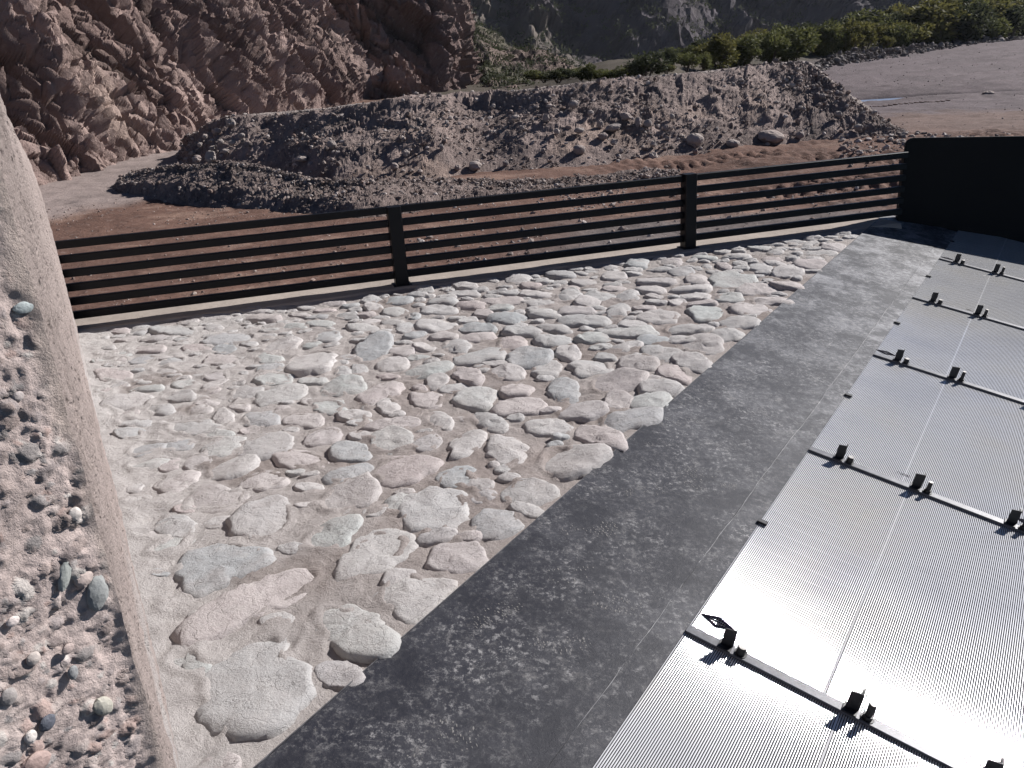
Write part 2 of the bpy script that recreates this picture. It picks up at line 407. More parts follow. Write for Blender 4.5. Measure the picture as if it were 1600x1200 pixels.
# ================================================================== GROUND SHEET
def smooth01(x, a, b): t = np.clip((x - a) / (b - a), 0, 1); return t * t * (3 - 2 * t)
def rb_of(az): return np.clip(60 + (az - 19.5) * 2.8, 36, 160)
def ground_z(x, y, detail=True):
    r = np.hypot(x, y); az = np.degrees(np.arctan2(x, y))
    z = -.5 + np.clip(r - 28, 0, 90) * .025
    rb = rb_of(az)
    z = z + np.where(az > 2, np.clip((r - rb) * .09, 0, 1.3) - np.clip((r - rb - 25) * .06, 0, 5), 0) * smooth01(az, 2, 8)
    if detail:
        P = np.stack([x, y, 0 * x], -1)
        z = z + .05 * fbm(P * .7, 4, 3) + .022 * fbm(P * 3.1, 4, 5) + .012 * fbm(P * 9, 3, 9)
        z = z + .25 * fbm(P * .06, 3, 33) * smooth01(r, 45, 90)
        st = np.stack([x * .10 + y * .03, (y - x * .45) * .55, 0 * x], -1)
        z = z + (.16 * (ridged(st, 4, 37) - .45) + .05 * fbm(P * 1.4, 3, 38)) * smooth01(r, 29, 36) * (1 - smooth01(r, 100, 130))
        # tractor ruts on the right, running along the foot of the berm
        X = x * math.sin(math.radians(84)) + y * math.cos(math.radians(84)); Yp = -x * math.cos(math.radians(84)) + y * math.sin(math.radians(84))
        m = smooth01(x, 1.0, 4.5) * (1 - smooth01(x, 13, 18)) * smooth01(y, 11.2, 13) * (1 - smooth01(y, 19, 22))
        q = np.stack([X * .55, Yp * 2.2, 0 * x], -1)
        z = z + m * .11 * (ridged(q, 3, 21) - .4) + m * .035 * np.sin(X * 22 + 3 * fbm(P * .8, 2, 4)) * (vnoise(np.stack([X * .3, Yp * .9, 0 * x], -1), 8) > .1)
    # hollow the pool lies in
    px, py = x - PO[0], y - PO[1]
    d = np.hypot((px * POA[0] + py * POA[1]) / 4.2, (px * -POA[1] + py * POA[0]) / 1.05)
    z = z * (1 - .8 * (1 - smooth01(d, 1.0, 2.2))) + (-.46) * .8 * (1 - smooth01(d, 1.0, 2.2)) - .25 * (1 - smooth01(d, .8, 1.25))
    return z
PO = gp(1395, 156, -.5)[:2]; POA = np.array([math.cos(math.radians(6)), -math.sin(math.radians(6))])
na, nr = 700, 560
azs = np.radians(np.linspace(-66, 74, na)); rs = np.concatenate([np.geomspace(5.2, 42, 400), np.geomspace(42.6, 420, nr - 400)])
A_, R_ = np.meshgrid(azs, rs, indexing='ij'); gx, gy = (R_ * np.sin(A_)).ravel(), (R_ * np.cos(A_)).ravel()
gz = ground_z(gx, gy)
# keep the soil below the curb, the weir and everything on the near side of the fence
dpf = (gx - F0[0]) * FN[0] + (gy - F0[1]) * FN[1]
gz = np.where(dpf > -1.3, np.minimum(gz, -.36 - .02 * 0 - np.clip(dpf + .45, 0, 9) * 1.2), gz)
qx, qy, qd = proj(np.stack([gx, gy, gz], -1))
Pg = np.stack([gx, gy, 0 * gx], -1); nA = fbm(Pg * .35, 4, 41); nB = fbm(Pg * 1.6, 4, 43)
brown = np.array([.120, .070, .054]); sand = np.array([.22, .178, .163]); grav = np.array([.15, .125, .118]); plain = np.array([.100, .080, .084]); pinkmud = np.array([.125, .086, .074])
r_ = np.hypot(gx, gy); azd = np.degrees(np.arctan2(gx, gy))
colr = np.tile(brown, (len(gx), 1))
def blend(m, c):
    global colr
    m = np.clip(m, 0, 1)[:, None]; colr = colr * (1 - m) + np.asarray(c) * m
blend(smooth01(nB + .35 * nA, .12, .4) * .5, (.20, .135, .105))
left = 1 - smooth01(azd, -14, -8)
blend(left * smooth01(r_ + 3 * nA, 18.3, 20.8), sand)
blend(smooth01(azd + 6 * nA, 6, 14) * smooth01(r_ + 2 * nA, 22.0, 24.5), pinkmud)
blend(smooth01(azd, 5, 12) * smooth01(r_ + 1.0 * nB, 28.5, 30), plain)
blend(smooth01(azd + 3 * nB, 26, 28) * smooth01(r_, 16.5, 18) * (1 - smooth01(r_ + nB, 20.5, 22)), grav)
blend(smooth01(azd + 8 * nA, -4, 4) * (1 - smooth01(r_ + 1.0 * nB, 11.5, 13)), grav * .8)
blend(smooth01(r_ - rb_of(azd), 0, 5) * smooth01(azd, 2, 8), (.050, .043, .033))
blend(smooth01(r_, 29, 33) * smooth01(azd, -9, -5) * (1 - smooth01(azd + 2 * nA, 12, 15)), (.062, .052, .040))
colr *= (1 + .25 * nB + .15 * nA)[:, None].clip(.6, 1.5)
GF = grid_faces(na, nr)
link('ground', mk_mesh('ground', np.stack([gx, gy, gz], -1), GF[:, ::-1].copy(), M['ground'], True, colr.clip(.02, .6)))
bpy.data.objects['ground']['kind'] = 'structure'

# pool of standing water
n = 64; ang = np.linspace(0, 2 * np.pi, n, endpoint=False); rr = 1 + .12 * vnoise(np.stack([np.cos(ang) * 2, np.sin(ang) * 2, 0 * ang], -1), 4)
lx, ly = 5.4 * rr * np.cos(ang), 1.35 * rr * np.sin(ang)
wx, wy = PO[0] + lx * POA[0] - ly * POA[1], PO[1] + lx * POA[1] + ly * POA[0]
me = mk_mesh('water', np.stack([wx, wy, np.full(n, -.505)], -1), [list(range(n))], M['water'])
tag(link('water', me), kind='structure')

# ================================================================== LOFTED LANDFORMS
def loft(sections, ns, ntt, jitter=None):
    """sections: list of rows of points (all rows the same length) -> dense grid (ns, ntt, 3), smooth along the rows"""
    A = np.asarray(sections, float)                                # (k, m, 3)
    k, m, _ = A.shape
    s = np.linspace(0, k - 1, ns); i = np.clip(np.floor(s).astype(int), 0, k - 2); f = s - i
    def cr(P, i, f, lo, hi):
        p0, p1, p2, p3 = P[np.clip(i - 1, lo, hi)], P[i], P[i + 1], P[np.clip(i + 2, lo, hi)]
        f = f.reshape(-1, *([1] * (P.ndim - 1)))
        return .5 * (2 * p1 + (p2 - p0) * f + (2 * p0 - 5 * p1 + 4 * p2 - p3) * f ** 2 + (3 * p1 - p0 - 3 * p2 + p3) * f ** 3)
    B = cr(A, i, f, 0, k - 1)                                      # (ns, m, 3)
    t = np.linspace(0, m - 1, ntt); j = np.clip(np.floor(t).astype(int), 0, m - 2); g = t - j
    Bt = np.swapaxes(B, 0, 1); p1, p2 = Bt[j], Bt[j + 1]
    C = p1 * (1 - g)[:, None, None] + p2 * g[:, None, None]
    return np.swapaxes(C, 0, 1)
def grid_normals(G):
    du = np.gradient(G, axis=0); dv = np.gradient(G, axis=1); n = np.cross(du, dv); n /= np.linalg.norm(n, axis=2)[..., None] + 1e-9
    return n
def facing(n, G, eye=EYE):
    return n if ((n * (eye - G)).sum(2).mean() > 0) else -n

# ---- main gravel berm
def berm_section(fx, fy, cx_, cy_, back, flat, zf=-.5, mid=.5, midh=.5):
    if flat > .55: back = back * (1.75 if fx < 800 else 1.35)
    fb = gp(fx, fy, zf); fr = math.hypot(fb[0], fb[1]); cr_ = at_r(cx_, cy_, fr + back)
    d = cr_[:2] / np.linalg.norm(cr_[:2])
    f0 = fb.copy(); f0[2] = zf - .35; f0[:2] -= d * .35
    md = fb * (1 - mid) + cr_ * mid; md[2] = zf + (cr_[2] - zf) * midh
    c2 = cr_.copy(); c2[:2] += d * flat; c2[2] -= .02 * flat
    b0 = c2.copy(); b0[:2] += d * (cr_[2] + 1.1) * 1.5; b0[2] = -.9
    return [f0, md, cr_ - np.array([0, 0, .06]), cr_ + np.array([d[0] * .15, d[1] * .15, 0]), c2, b0]
BS = [berm_section(268, 252, 285, 235, 1.0, .6), berm_section(285, 262, 305, 212, 1.8, .8), berm_section(340, 270, 350, 187, 2.3, 1.5), berm_section(430, 276, 430, 179, 2.6, 3),
      berm_section(520, 288, 520, 169, 2.8, 3), berm_section(600, 292, 600, 160, 2.9, 3, mid=.55, midh=.42), berm_section(680, 280, 680, 152, 2.8, 3, mid=.35, midh=.6), berm_section(750, 272, 750, 147, 2.6, 3, mid=.5, midh=.6),
      berm_section(830, 266, 830, 140, 2.5, 3, mid=.55, midh=.55), berm_section(910, 262, 910, 131, 2.6, 3, mid=.6, midh=.5), berm_section(1000, 250, 1000, 121, 2.6, 3.5, mid=.5, midh=.5), berm_section(1080, 242, 1085, 113, 2.6, 3.5, mid=.45, midh=.45),
      berm_section(1160, 232, 1165, 105, 2.6, 3.5, mid=.4, midh=.42), berm_section(1235, 224, 1225, 99, 2.7, 3.5, mid=.42, midh=.42), berm_section(1290, 220, 1262, 99, 2.6, 3, mid=.5, midh=.5), berm_section(1340, 218, 1300, 128, 2.0, 2.4),
      berm_section(1385, 216, 1345, 163, 1.4, 1.6), berm_section(1420, 214, 1390, 195, .8, .6), berm_section(1440, 212, 1425, 209, .4, .2)]
ns, ntt = 720, 120
G = loft(BS, ns, ntt); N = facing(grid_normals(G), G); P = G.reshape(-1, 3)
tt = np.tile(np.linspace(0, 5, ntt), ns); ss = np.repeat(np.linspace(0, len(BS) - 1, ns), ntt)
amp = np.clip(np.minimum(tt / .8, (5 - tt) / .8), 0, 1) * np.clip(np.minimum(ss + .3, len(BS) - .6 - ss), .15, 1)
face = np.clip(1 - np.abs(tt - 1.4) / 1.3, 0, 1)
gully = ridged(np.stack([ss * 2.6 + .25 * fbm(P * .8, 2, 6), tt * .35, 0 * ss], -1), 4, 61)
fv, fe = facets(P * 1.35, 71, 1.5); fv2, _ = facets(P * 3.3, 73, 1.4)
tb = 1 - .72 * smooth01(tt, 1.75, 2.1)
d = .17 * fbm(P * .55, 4, 51) * tb + .07 * fbm(P * 2.0, 4, 53) * tb + face * (.12 * (gully - .35)) * (.25 + .75 * smooth01(ss, 7, 11)) + .06 * fv * (.3 + face) * tb + .03 * fv2 * tb + .04 * fbm(P * 7, 4, 55)
lip = np.exp(-((tt - 1.9) / .22) ** 2) * .12 * (1 + vnoise(P * 1.2, 77))
d = (d + lip) * amp
Pb = P + N.reshape(-1, 3) * d[:, None]; Pb[:, 2] += .0
cb = np.tile(np.array([.205, .160, .145]), (len(P), 1)); nb1 = fbm(P * .5, 4, 81); nb2 = fbm(P * 1.8, 4, 83)
tan = np.clip(smooth01(nb1, .02, .35) * (1 - smooth01(np.abs(tt - .8), .5, 1.0)), 0, 1)[:, None]
cb = cb * (1 - tan) + np.array([.205, .155, .132]) * tan
top = smooth01(tt, 1.9, 2.3)[:, None]; cb = cb * (1 - top) + np.array([.25, .213, .195]) * top
cb *= (1 + .5 * nb2 + .3 * nb1)[:, None].clip(.5, 1.6)
berm = link('gravel_berm', mk_mesh('gravel_berm', Pb, grid_faces(ns, ntt), M['berm'], False, cb.clip(.02, .6))); berm['kind'] = 'structure'
BERM_P, BERM_T, BERM_S = Pb, tt, ss

# ---- low gravel windrow in front
def wind_section(fx, fy, cx_, cy_, back): return berm_section(fx, fy, cx_, cy_, back, .5)
WS = [wind_section(172, 294, 180, 290, .4), wind_section(178, 303, 196, 277, 1.1), wind_section(240, 316, 250, 262, 1.8), wind_section(320, 328, 330, 258, 2.2), wind_section(410, 336, 415, 262, 2.2),
      wind_section(480, 342, 485, 278, 1.8), wind_section(560, 346, 565, 284, 1.6), wind_section(640, 336, 645, 282, 1.5), wind_section(730, 322, 735, 282, 1.3), wind_section(820, 312, 825, 283, 1.0),
      wind_section(900, 300, 905, 280, .8), wind_section(1000, 285, 1003, 272, .5), wind_section(1060, 277, 1062, 272, .3)]
ns2, nt2 = 520, 80
G = loft(WS, ns2, nt2); N = facing(grid_normals(G), G); P = G.reshape(-1, 3)
tt = np.tile(np.linspace(0, 5, nt2), ns2); ss = np.repeat(np.linspace(0, len(WS) - 1, ns2), nt2)
amp = np.clip(np.minimum(tt / .8, (5 - tt) / .8), 0, 1) * np.clip(np.minimum(ss + .3, len(WS) - .6 - ss), .15, 1)
fv, _ = facets(P * 2.6, 91, 1.4); fv2, _ = facets(P * 6.5, 93, 1.4)
d = (.10 * fbm(P * .9, 4, 95) + .05 * fbm(P * 3, 3, 96) + .02 * fv + .028 * fv2 + .03 * fbm(P * 11, 3, 98)) * amp
Pw = P + N.reshape(-1, 3) * d[:, None]
cw = np.array([.160, .125, .113]) * (1 + .5 * fbm(P * 1.5, 4, 97) + .3 * fv2)[:, None].clip(.5, 1.7)
wnd = link('gravel_windrow', mk_mesh('gravel_windrow', Pw, grid_faces(ns2, nt2), M['berm'], False, cw.clip(.02, .6))); wnd['kind'] = 'structure'
WIND_P, WIND_T = Pw, tt

# ---- cliff and buttress
def cliff_section(bx, rbase, lean, back, ytop=-330, mids=((.35, .38), (.7, .72))):
    hor = 104 - .067 * (bx - 767)
    b = at_r(bx, hor + 30, rbase); b[2] = -.9
    tp = at_r(bx - lean, ytop, rbase + back)
    out = [b]
    for a, c in mids: out.append(b * (1 - c) + tp * c + np.array([0, 0, 0]))
    out.append(tp)
    bk = tp.copy(); dd = tp[:2] / np.linalg.norm(tp[:2]); bk[:2] += dd * 25; bk[2] += 6
    out.append(bk); return out
def rockface(name, secs, ns, nt, seed, scale, cream=None, gain=1.0):
    G = loft(secs, ns, nt); N = facing(grid_normals(G), G); P = G.reshape(-1, 3)
    tt = np.tile(np.linspace(0, 1, nt), ns); ss = np.repeat(np.linspace(0, len(secs) - 1, ns), nt)
    # bedding: slabs dip steeply to the right, so stretch the noise along the dip
    dip = np.array([.55, .25, -.80]); dip /= np.linalg.norm(dip)
    along = P @ dip; Q = P - np.outer(along, dip) * .74; Q3 = P - np.outer(along, dip) * .35
    f1, e1 = facets(Q * .28 * scale, seed, 1.7); f2, e2 = facets(Q * .70 * scale, seed + 3, 1.7); f3, e3 = facets(Q3 * 1.5 * scale, seed + 5, 1.8); f4, e4 = facets(P * 2.6 * scale, seed + 6, 1.8)
    big = fbm(Q * .09 * scale, 3, seed + 7); mid = ridged(Q * .22 * scale, 4, seed + 9)
    nbed = np.cross(dip, np.array([.8, -.5, .3])); nbed /= np.linalg.norm(nbed)
    bd = (P @ nbed) * scale; w1 = 1.1 * fbm(Q * .13 * scale, 3, seed + 21); w2 = .8 * fbm(Q * .5 * scale, 3, seed + 23)
    s1 = np.mod(bd * .30 + w1, 1.0); s2 = np.mod(bd * .95 + w1 * 2 + w2, 1.0); s3 = np.mod(bd * 2.6 + w2 * 3, 1.0)
    saw = -1.5 * (s1 - .5) * smooth01(fbm(Q * .10, 2, seed + 25), -.35, .1) - .80 * (s2 - .5)
    d = gain / scale * (saw + 2.2 * big + .15 * (mid - .4) + 1.0 * f1 + .52 * f2 + .27 * f3 + .15 * f4 - .30 * np.exp(-e2 / .06) - .16 * np.exp(-e3 / .07) + .02 * fbm(P * 4.0 * scale, 3, seed + 11))
    d *= np.clip(tt / .05, .25, 1) 
    V = P + N.reshape(-1, 3) * d[:, None]
    hue = fbm(Q * .16, 4, seed + 13); hue2 = fbm(Q * .7, 4, seed + 15)
    c = np.tile(np.array([.172, .122, .107]), (len(P), 1))
    m = smooth01(hue, -.1, .35)[:, None]; c = c * (1 - m) + np.array([.250, .184, .163]) * m
    m = smooth01(fbm(Q * .12 + 9, 3, seed + 17), .1, .4)[:, None]; c = c * (1 - m) + np.array([.115, .082, .079]) * m
    c *= (1 + .35 * hue2 + .30 * f2 + .25 * f3)[:, None].clip(.5, 1.7)
    if cream is not None:
        qx, qy, _ = proj(V); m = cream(qx, qy, hue2)[:, None]; c = c * (1 - m) + np.array([.36, .275, .225]) * m
    o = link(name, mk_mesh(name, V, grid_faces(ns, nt), M['cliff'], False, c.clip(.02, .6))); o['kind'] = 'structure'; return o
C1 = [cliff_section(-330, 21, 150, 12), cliff_section(-160, 23, 170, 12), cliff_section(20, 25.0, 200, 13), cliff_section(90, 26.3, 210, 13), cliff_section(150, 27.5, 215, 13), cliff_section(200, 30.5, 215, 13), cliff_section(280, 33, 215, 13),
      cliff_section(350, 37, 230, 13), cliff_section(430, 42, 240, 13), cliff_section(500, 48, 250, 13), cliff_section(556, 54, 250, 13), cliff_section(585, 62, 250, 14), cliff_section(600, 74, 250, 14)]
rockface('cliff', C1, 760, 420, 101, 1.0, lambda x, y, h: np.exp(-((x - 165 - .30 * (y - 130)) / 38.0) ** 2) * smooth01(y, 60, 110) * (1 - smooth01(y, 205, 235)) * np.clip(.55 + h, 0, 1))
C2 = [cliff_section(430, 74, 110, 9), cliff_section(520, 61, 110, 9), cliff_section(560, 56.5, 110, 9), cliff_section(620, 56.5, 105, 9), cliff_section(680, 58, 100, 9), cliff_section(716, 60, 95, 9), cliff_section(728, 66, 95, 9), cliff_section(730, 80, 95, 9)]
rockface('cliff_buttress', C2, 300, 240, 151, .85)

# ---- far hills
def hill(name, secs, ns, nt, seed, scale, col, col2, amp=1.0):
    G = loft(secs, ns, nt); N = facing(grid_normals(G), G); P = G.reshape(-1, 3)
    tt = np.tile(np.linspace(0, 1, nt), ns); ss = np.repeat(np.linspace(0, len(secs) - 1, ns), nt)
    rel = ridged(np.stack([P[:, 0] * .03 * scale + .3 * fbm(P * .02 * scale, 2, seed), P[:, 2] * .010 * scale, P[:, 1] * .008 * scale], -1), 5, seed + 1)
    f1, _ = facets(P * .11 * scale, seed + 3, 1.5); f2, _ = facets(P * .3 * scale, seed + 4, 1.4)
    d = amp / scale * (11 * (rel - .4) + 5 * fbm(P * .03 * scale, 3, seed + 5) + 3.2 * f1 + 1.2 * f2)
    V = P + N.reshape(-1, 3) * d[:, None] * np.clip(tt / .06, 0, 1)[:, None]
    m = smooth01(fbm(P * .03 * scale, 4, seed + 6), -.15, .25)[:, None]
    c = np.asarray(col) * (1 - m) + np.asarray(col2) * m; c = c * (1 + .5 * fbm(P * .15 * scale, 4, seed + 8) + .3 * f2)[:, None].clip(.4, 1.8)
    o = link(name, mk_mesh(name, V, grid_faces(ns, nt), M['hill'], False, c.clip(.008, .5))); o['kind'] = 'structure'
    return V
def hill_section(x, rbase, zb, rtop, ztop):
    b = at_r(x, 0, rbase); b[2] = zb; tp = at_r(x, 0, rtop); tp[2] = ztop
    m = b * .5 + tp * .5; m[2] = zb + (ztop - zb) * .46; bk = at_r(x, 0, rtop * 1.5); bk[2] = ztop * .8
    return [b, m, tp, bk]
HB = [hill_section(x, rb, 0, rt, zt * .6) for x, rb, rt, zt in ((-300, 190, 300, 150), (200, 190, 300, 150), (500, 195, 300, 150), (650, 200, 305, 145), (780, 215, 315, 140), (900, 225, 320, 135), (1020, 240, 330, 130), (1150, 245, 340, 122), (1300, 255, 350, 112), (1450, 270, 360, 100), (1600, 285, 380, 90), (1800, 300, 400, 80), (2100, 320, 430, 70))]
VB_ = hill('far_hill', HB, 420, 160, 201, .8, (.050, .042, .048), (.095, .080, .068))
# nearer brown spur that runs down to the right behind the buttress
def spur_section(x, rb, ytop, rt, lean=0):
    b = at_r(x, 104 - .067 * (x - 767) + 25, rb); b[2] = -1
    tp = at_r(x - lean, ytop, rt); m = b * .5 + tp * .5
    bk = tp.copy(); dd = tp[:2] / np.linalg.norm(tp[:2]); bk[:2] += dd * 30; bk[2] -= 12
    return [b, m, tp, bk]
HA = [spur_section(480, 90, -220, 118, 60), spur_section(600, 88, -120, 114, 60), spur_section(690, 82, -30, 110, 45), spur_section(735, 66, 8, 106, 30), spur_section(780, 52, 36, 104, 20), spur_section(840, 45, 78, 100, 14), spur_section(900, 43, 100, 90, 6), spur_section(950, 43, 108, 80, 2), spur_section(1010, 44, 106, 75, 0), spur_section(1080, 50, 100, 80, 0), spur_section(1130, 58, 97, 85, 0)]
VA_ = hill('brown_spur', HA, 240, 120, 231, 3.6, (.115, .086, .073), (.085, .076, .055), .5)

# ================================================================== GRAVEL AND STONES OUT THERE (uncountable)
def scatter(P, smin, smax, cols, name, base=ICO0, power=3.0, label=None, flat=.65):
    n = len(P); size = smin * (smax / smin) ** (rng.random(n) ** power)
    V, F, k = rocks_joined(P, size, flat, base)
    ci = rng.integers(0, len(cols), n); c = np.asarray(cols)[ci] * rng.uniform(.75, 1.3, (n, 1))
    o = link(name, mk_mesh(name, V, F, M['gravel'], False, np.repeat(c, k, axis=0).clip(.03, .6))); o['kind'] = 'stuff'
    tag(o, label, 'gravel'); return o
greys = [(.21, .172, .155), (.15, .122, .112), (.25, .21, .19), (.185, .138, .118), (.32, .28, .26)]
m = np.where((BERM_T > .2) & (BERM_T < 2.6))[0]
wgt = (.35 + 1.3 * smooth01(fbm(BERM_P[m] * .6, 3, 301), -.1, .35)) * np.where(BERM_S[m] < 4.2, 1.8, 1.0) * np.where(BERM_T[m] > 1.75, .8, 1.0)
pick = rng.choice(m, 15000, p=wgt / wgt.sum())
scatter(BERM_P[pick] + rng.normal(0, .03, (15000, 3)), .012, .085, greys, 'berm_stones', power=4.0, label='loose grey stones strewn over the face of the gravel berm')
m = np.where((WIND_T > .15) & (WIND_T < 3.5))[0]; pick = rng.choice(m, 7000)
scatter(WIND_P[pick] + rng.normal(0, .02, (7000, 3)), .010, .05, greys, 'windrow_gravel', power=3.2, label='loose dark gravel covering the low windrow behind the railing')
# riverbed pebbles
def bed(n, rlo, rhi, alo, ahi, smin, smax, cols, name, label, power=3.0, dens=None):
    az = np.radians(rng.uniform(alo, ahi, n)); r = np.sqrt(rng.uniform(rlo ** 2, rhi ** 2, n)); x, y = r * np.sin(az), r * np.cos(az)
    ok = ((x - F0[0]) * FN[0] + (y - F0[1]) * FN[1]) < -.75
    if dens is not None: ok &= rng.random(n) < dens(x, y)
    x, y = x[ok], y[ok]; z = ground_z(x, y)
    return scatter(np.stack([x, y, z], -1), smin, smax, cols, name, power=power, label=label)
dn = lambda x, y: .15 + .85 * smooth01(fbm(np.stack([x, y, 0 * x], -1) * .6, 3, 311), -.05, .3)
bed(14000, 7.0, 15.5, -6, 38, .010, .055, greys + [(.40, .37, .35)], 'riverbed_gravel', 'grey gravel with pale stones on the riverbed behind the railing', 3.2, dn)
bed(5000, 6.5, 20, -34, -2, .008, .035, [(.2, .15, .13), (.30, .25, .22), (.14, .10, .085)], 'soil_pebbles', 'small pebbles scattered on the brown soil at left', 3.0, dn)
bed(4200, 16.5, 23, 22, 40, .02, .11, greys, 'gravel_patch', 'strip of grey rubble beyond the black steel wall', 2.6, dn)
bed(1500, 22, 70, 16, 40, .015, .05, [(.16, .13, .125), (.2, .17, .16), (.12, .1, .095)], 'plain_stones', 'scattered stones on the grey river plain at right', 3.2)
# rubble ridge along the edge of the planted bank
n = 3600; az = rng.uniform(9, 36, n); rbv = rb_of(az) + rng.normal(0, 1.5, n) - 1
x, y = rbv * np.sin(np.radians(az)), rbv * np.cos(np.radians(az))
hh = np.clip(fbm(np.stack([az * .5, 0 * az, 0 * az], -1), 3, 321) + .35, 0, 1) * 1.0 * np.exp(-((rbv - rb_of(az) + 1) / 1.6) ** 2)
scatter(np.stack([x, y, ground_z(x, y) + hh * rng.random(n)], -1), .05, .32, [(.12, .105, .10), (.16, .14, .13), (.20, .18, .168), (.10, .085, .08)], 'bank_rubble', power=2.4, label='ridge of grey rubble along the edge of the planted bank')

ONES = ['', 'first', 'second', 'third', 'fourth', 'fifth', 'sixth', 'seventh', 'eighth', 'ninth', 'tenth', 'eleventh', 'twelfth', 'thirteenth', 'fourteenth', 'fifteenth', 'sixteenth', 'seventeenth', 'eighteenth', 'nineteenth']
def nth_word(n): return ONES[n] if n < 20 else ({20: 'twentieth', 30: 'thirtieth', 40: 'fortieth'}[n] if n % 10 == 0 else {2: 'twenty', 3: 'thirty', 4: 'forty'}[n // 10] + '-' + ONES[n % 10])
# ---- single boulders
BM = [rock_mesh('boulder', k, M['boulder'], ICO2, .75) for k in range(5)] + [rock_mesh('boulder', k + 9, M['boulder'], ICO2, .38) for k in range(3)]
def surf_r(x, y):
    """distance along the sight line at which it first meets the berm, windrow or ground"""
    r = ray(x, y); r = r / math.hypot(r[0], r[1]); best = None
    for PP in (BERM_P, WIND_P):
        dd = PP - EYE; t_ = dd[:, 0] * r[0] + dd[:, 1] * r[1]
        off = np.linalg.norm(dd - t_[:, None] * r, axis=1)
        k = np.where(off < .16)[0]
        if len(k): b = t_[k].min() + .1; best = b if best is None else min(best, b)
    ts = np.linspace(6, 60, 1500); Pp = EYE + r * ts[:, None]; gzz = ground_z(Pp[:, 0], Pp[:, 1], False)
    k = np.where(Pp[:, 2] < gzz)[0]
    if len(k): best = ts[k[0]] if best is None else min(best, ts[k[0]])
    return best or 20.0
bl = [  # px, py, half width px, half height px, label, rounded
 (1203, 214, 24, 11, 'large pale boulder with a raised right end at the foot of the berm', 1),
 (1250, 211, 8, 6, 'small pale stone just right of the long pale boulder', 1),
 (1145, 224, 13, 7, 'pale oblong stone left of the long pale boulder', 1),
 (1085, 219, 16, 12, 'grey dusty boulder under the grooved part of the berm', 1),
 (1020, 245, 9, 8, 'grey stone at the edge of the tractor ruts', 0),
 (743, 259, 13, 8, 'pale flat stone at the foot of the berm, left of centre', 0),
 (896, 163, 9, 7, 'rounded pale stone high on the berm below the overhanging lip', 1),
 (853, 185, 7, 7, 'upright pale stone half way up the berm', 0),
 (805, 183, 8, 4, 'flat pale stone left of the upright pale stone on the berm', 0),
 (978, 182, 11, 6, 'flat pale slab at the top of the pile of boulders', 0),
 (997, 191, 7, 9, 'upright pale boulder in the pile of boulders', 0),
 (938, 193, 6, 8, 'narrow upright stone at the left edge of the pile of boulders', 0),
 (942, 213, 10, 6, 'white slab at the lower edge of the pile of boulders', 0),
 (905, 204, 10, 5, 'grey slab leaning at the left of the pile of boulders', 0),
 (958, 199, 15, 6, 'long brown slab in the middle of the pile of boulders', 0),
 (1012, 193, 8, 7, 'grey rounded boulder at the right of the pile of boulders', 1),
 (905, 234, 12, 9, 'rounded grey boulder below the pile of boulders', 1),
 (329, 245, 10, 9, 'big pale block low in the rubble at the left end of the berm', 0),
 (307, 248, 8, 6, 'grey block left of the big pale block in the rubble', 0),
 (360, 192, 9, 7, 'pale block near the top of the rubble at the left end', 0),
 (338, 205, 8, 5, 'flat pale slab in the middle of the rubble at the left end', 0),
 (320, 213, 5, 4, None, 0), (345, 222, 6, 5, None, 0), (363, 223, 7, 4, None, 0), (331, 232, 6, 4, None, 0), (300, 240, 7, 4, None, 0), (352, 236, 7, 4, None, 0), (377, 212, 6, 4, None, 0), (312, 226, 5, 4, None, 0),
 (518, 226, 9, 7, 'pale rounded stone in the tan slope of the berm', 1),
 (470, 248, 12, 4, 'flat pale slab lying on the tan ledge of the berm', 0),
 (635, 239, 7, 6, None, 0), (731, 199, 6, 4, None, 0), (770, 166, 5, 4, None, 0), (923, 176, 6, 4, None, 0), (815, 200, 5, 4, None, 0), (870, 205, 6, 5, None, 0), (690, 230, 5, 5, None, 0), (1040, 200, 6, 5, None, 0), (1050, 182, 5, 5, None, 1), (1110, 142, 4, 6, None, 1), (1213, 160, 6, 3, None, 0), (1341, 199, 8, 5, None, 0), (1285, 150, 6, 4, None, 0), (1310, 178, 6, 4, None, 0), (1022, 225, 7, 5, None, 0), (960, 222, 7, 5, None, 0), (790, 255, 6, 5, None, 0), (715, 262, 6, 5, None, 0), (575, 262, 5, 4, None, 0), (617, 260, 8, 6, None, 0), (1545, 146, 10, 4, 'pale block on the dark soil ridge beyond the black steel wall', 0)]
nls = 0
for i, (px, py, hw, hh_, lab, rd) in enumerate(sorted(bl, key=lambda q: q[0])):
    if lab is None: nls += 1; lab = nth_word(nls) + ' from the left of the small pale stones stuck in the berm face'
    r = surf_r(px, py); c = at_r(px, py, r); k = math.sqrt(r * r + 1) / FPX
    o = link('boulder', BM[5 + i % 3] if rd else BM[i % 5], loc=c)
    o.scale = (hw * k * .78, hw * k * .7, hh_ * k * .85); o.rotation_euler = (random.uniform(-.15, .15), random.uniform(-.2, .2), random.choice((0, math.pi)) + random.uniform(-.4, .4))
    tag(o, lab or 'small pale stone half buried in the face of the gravel berm', 'boulder', 'boulders on the gravel berm')
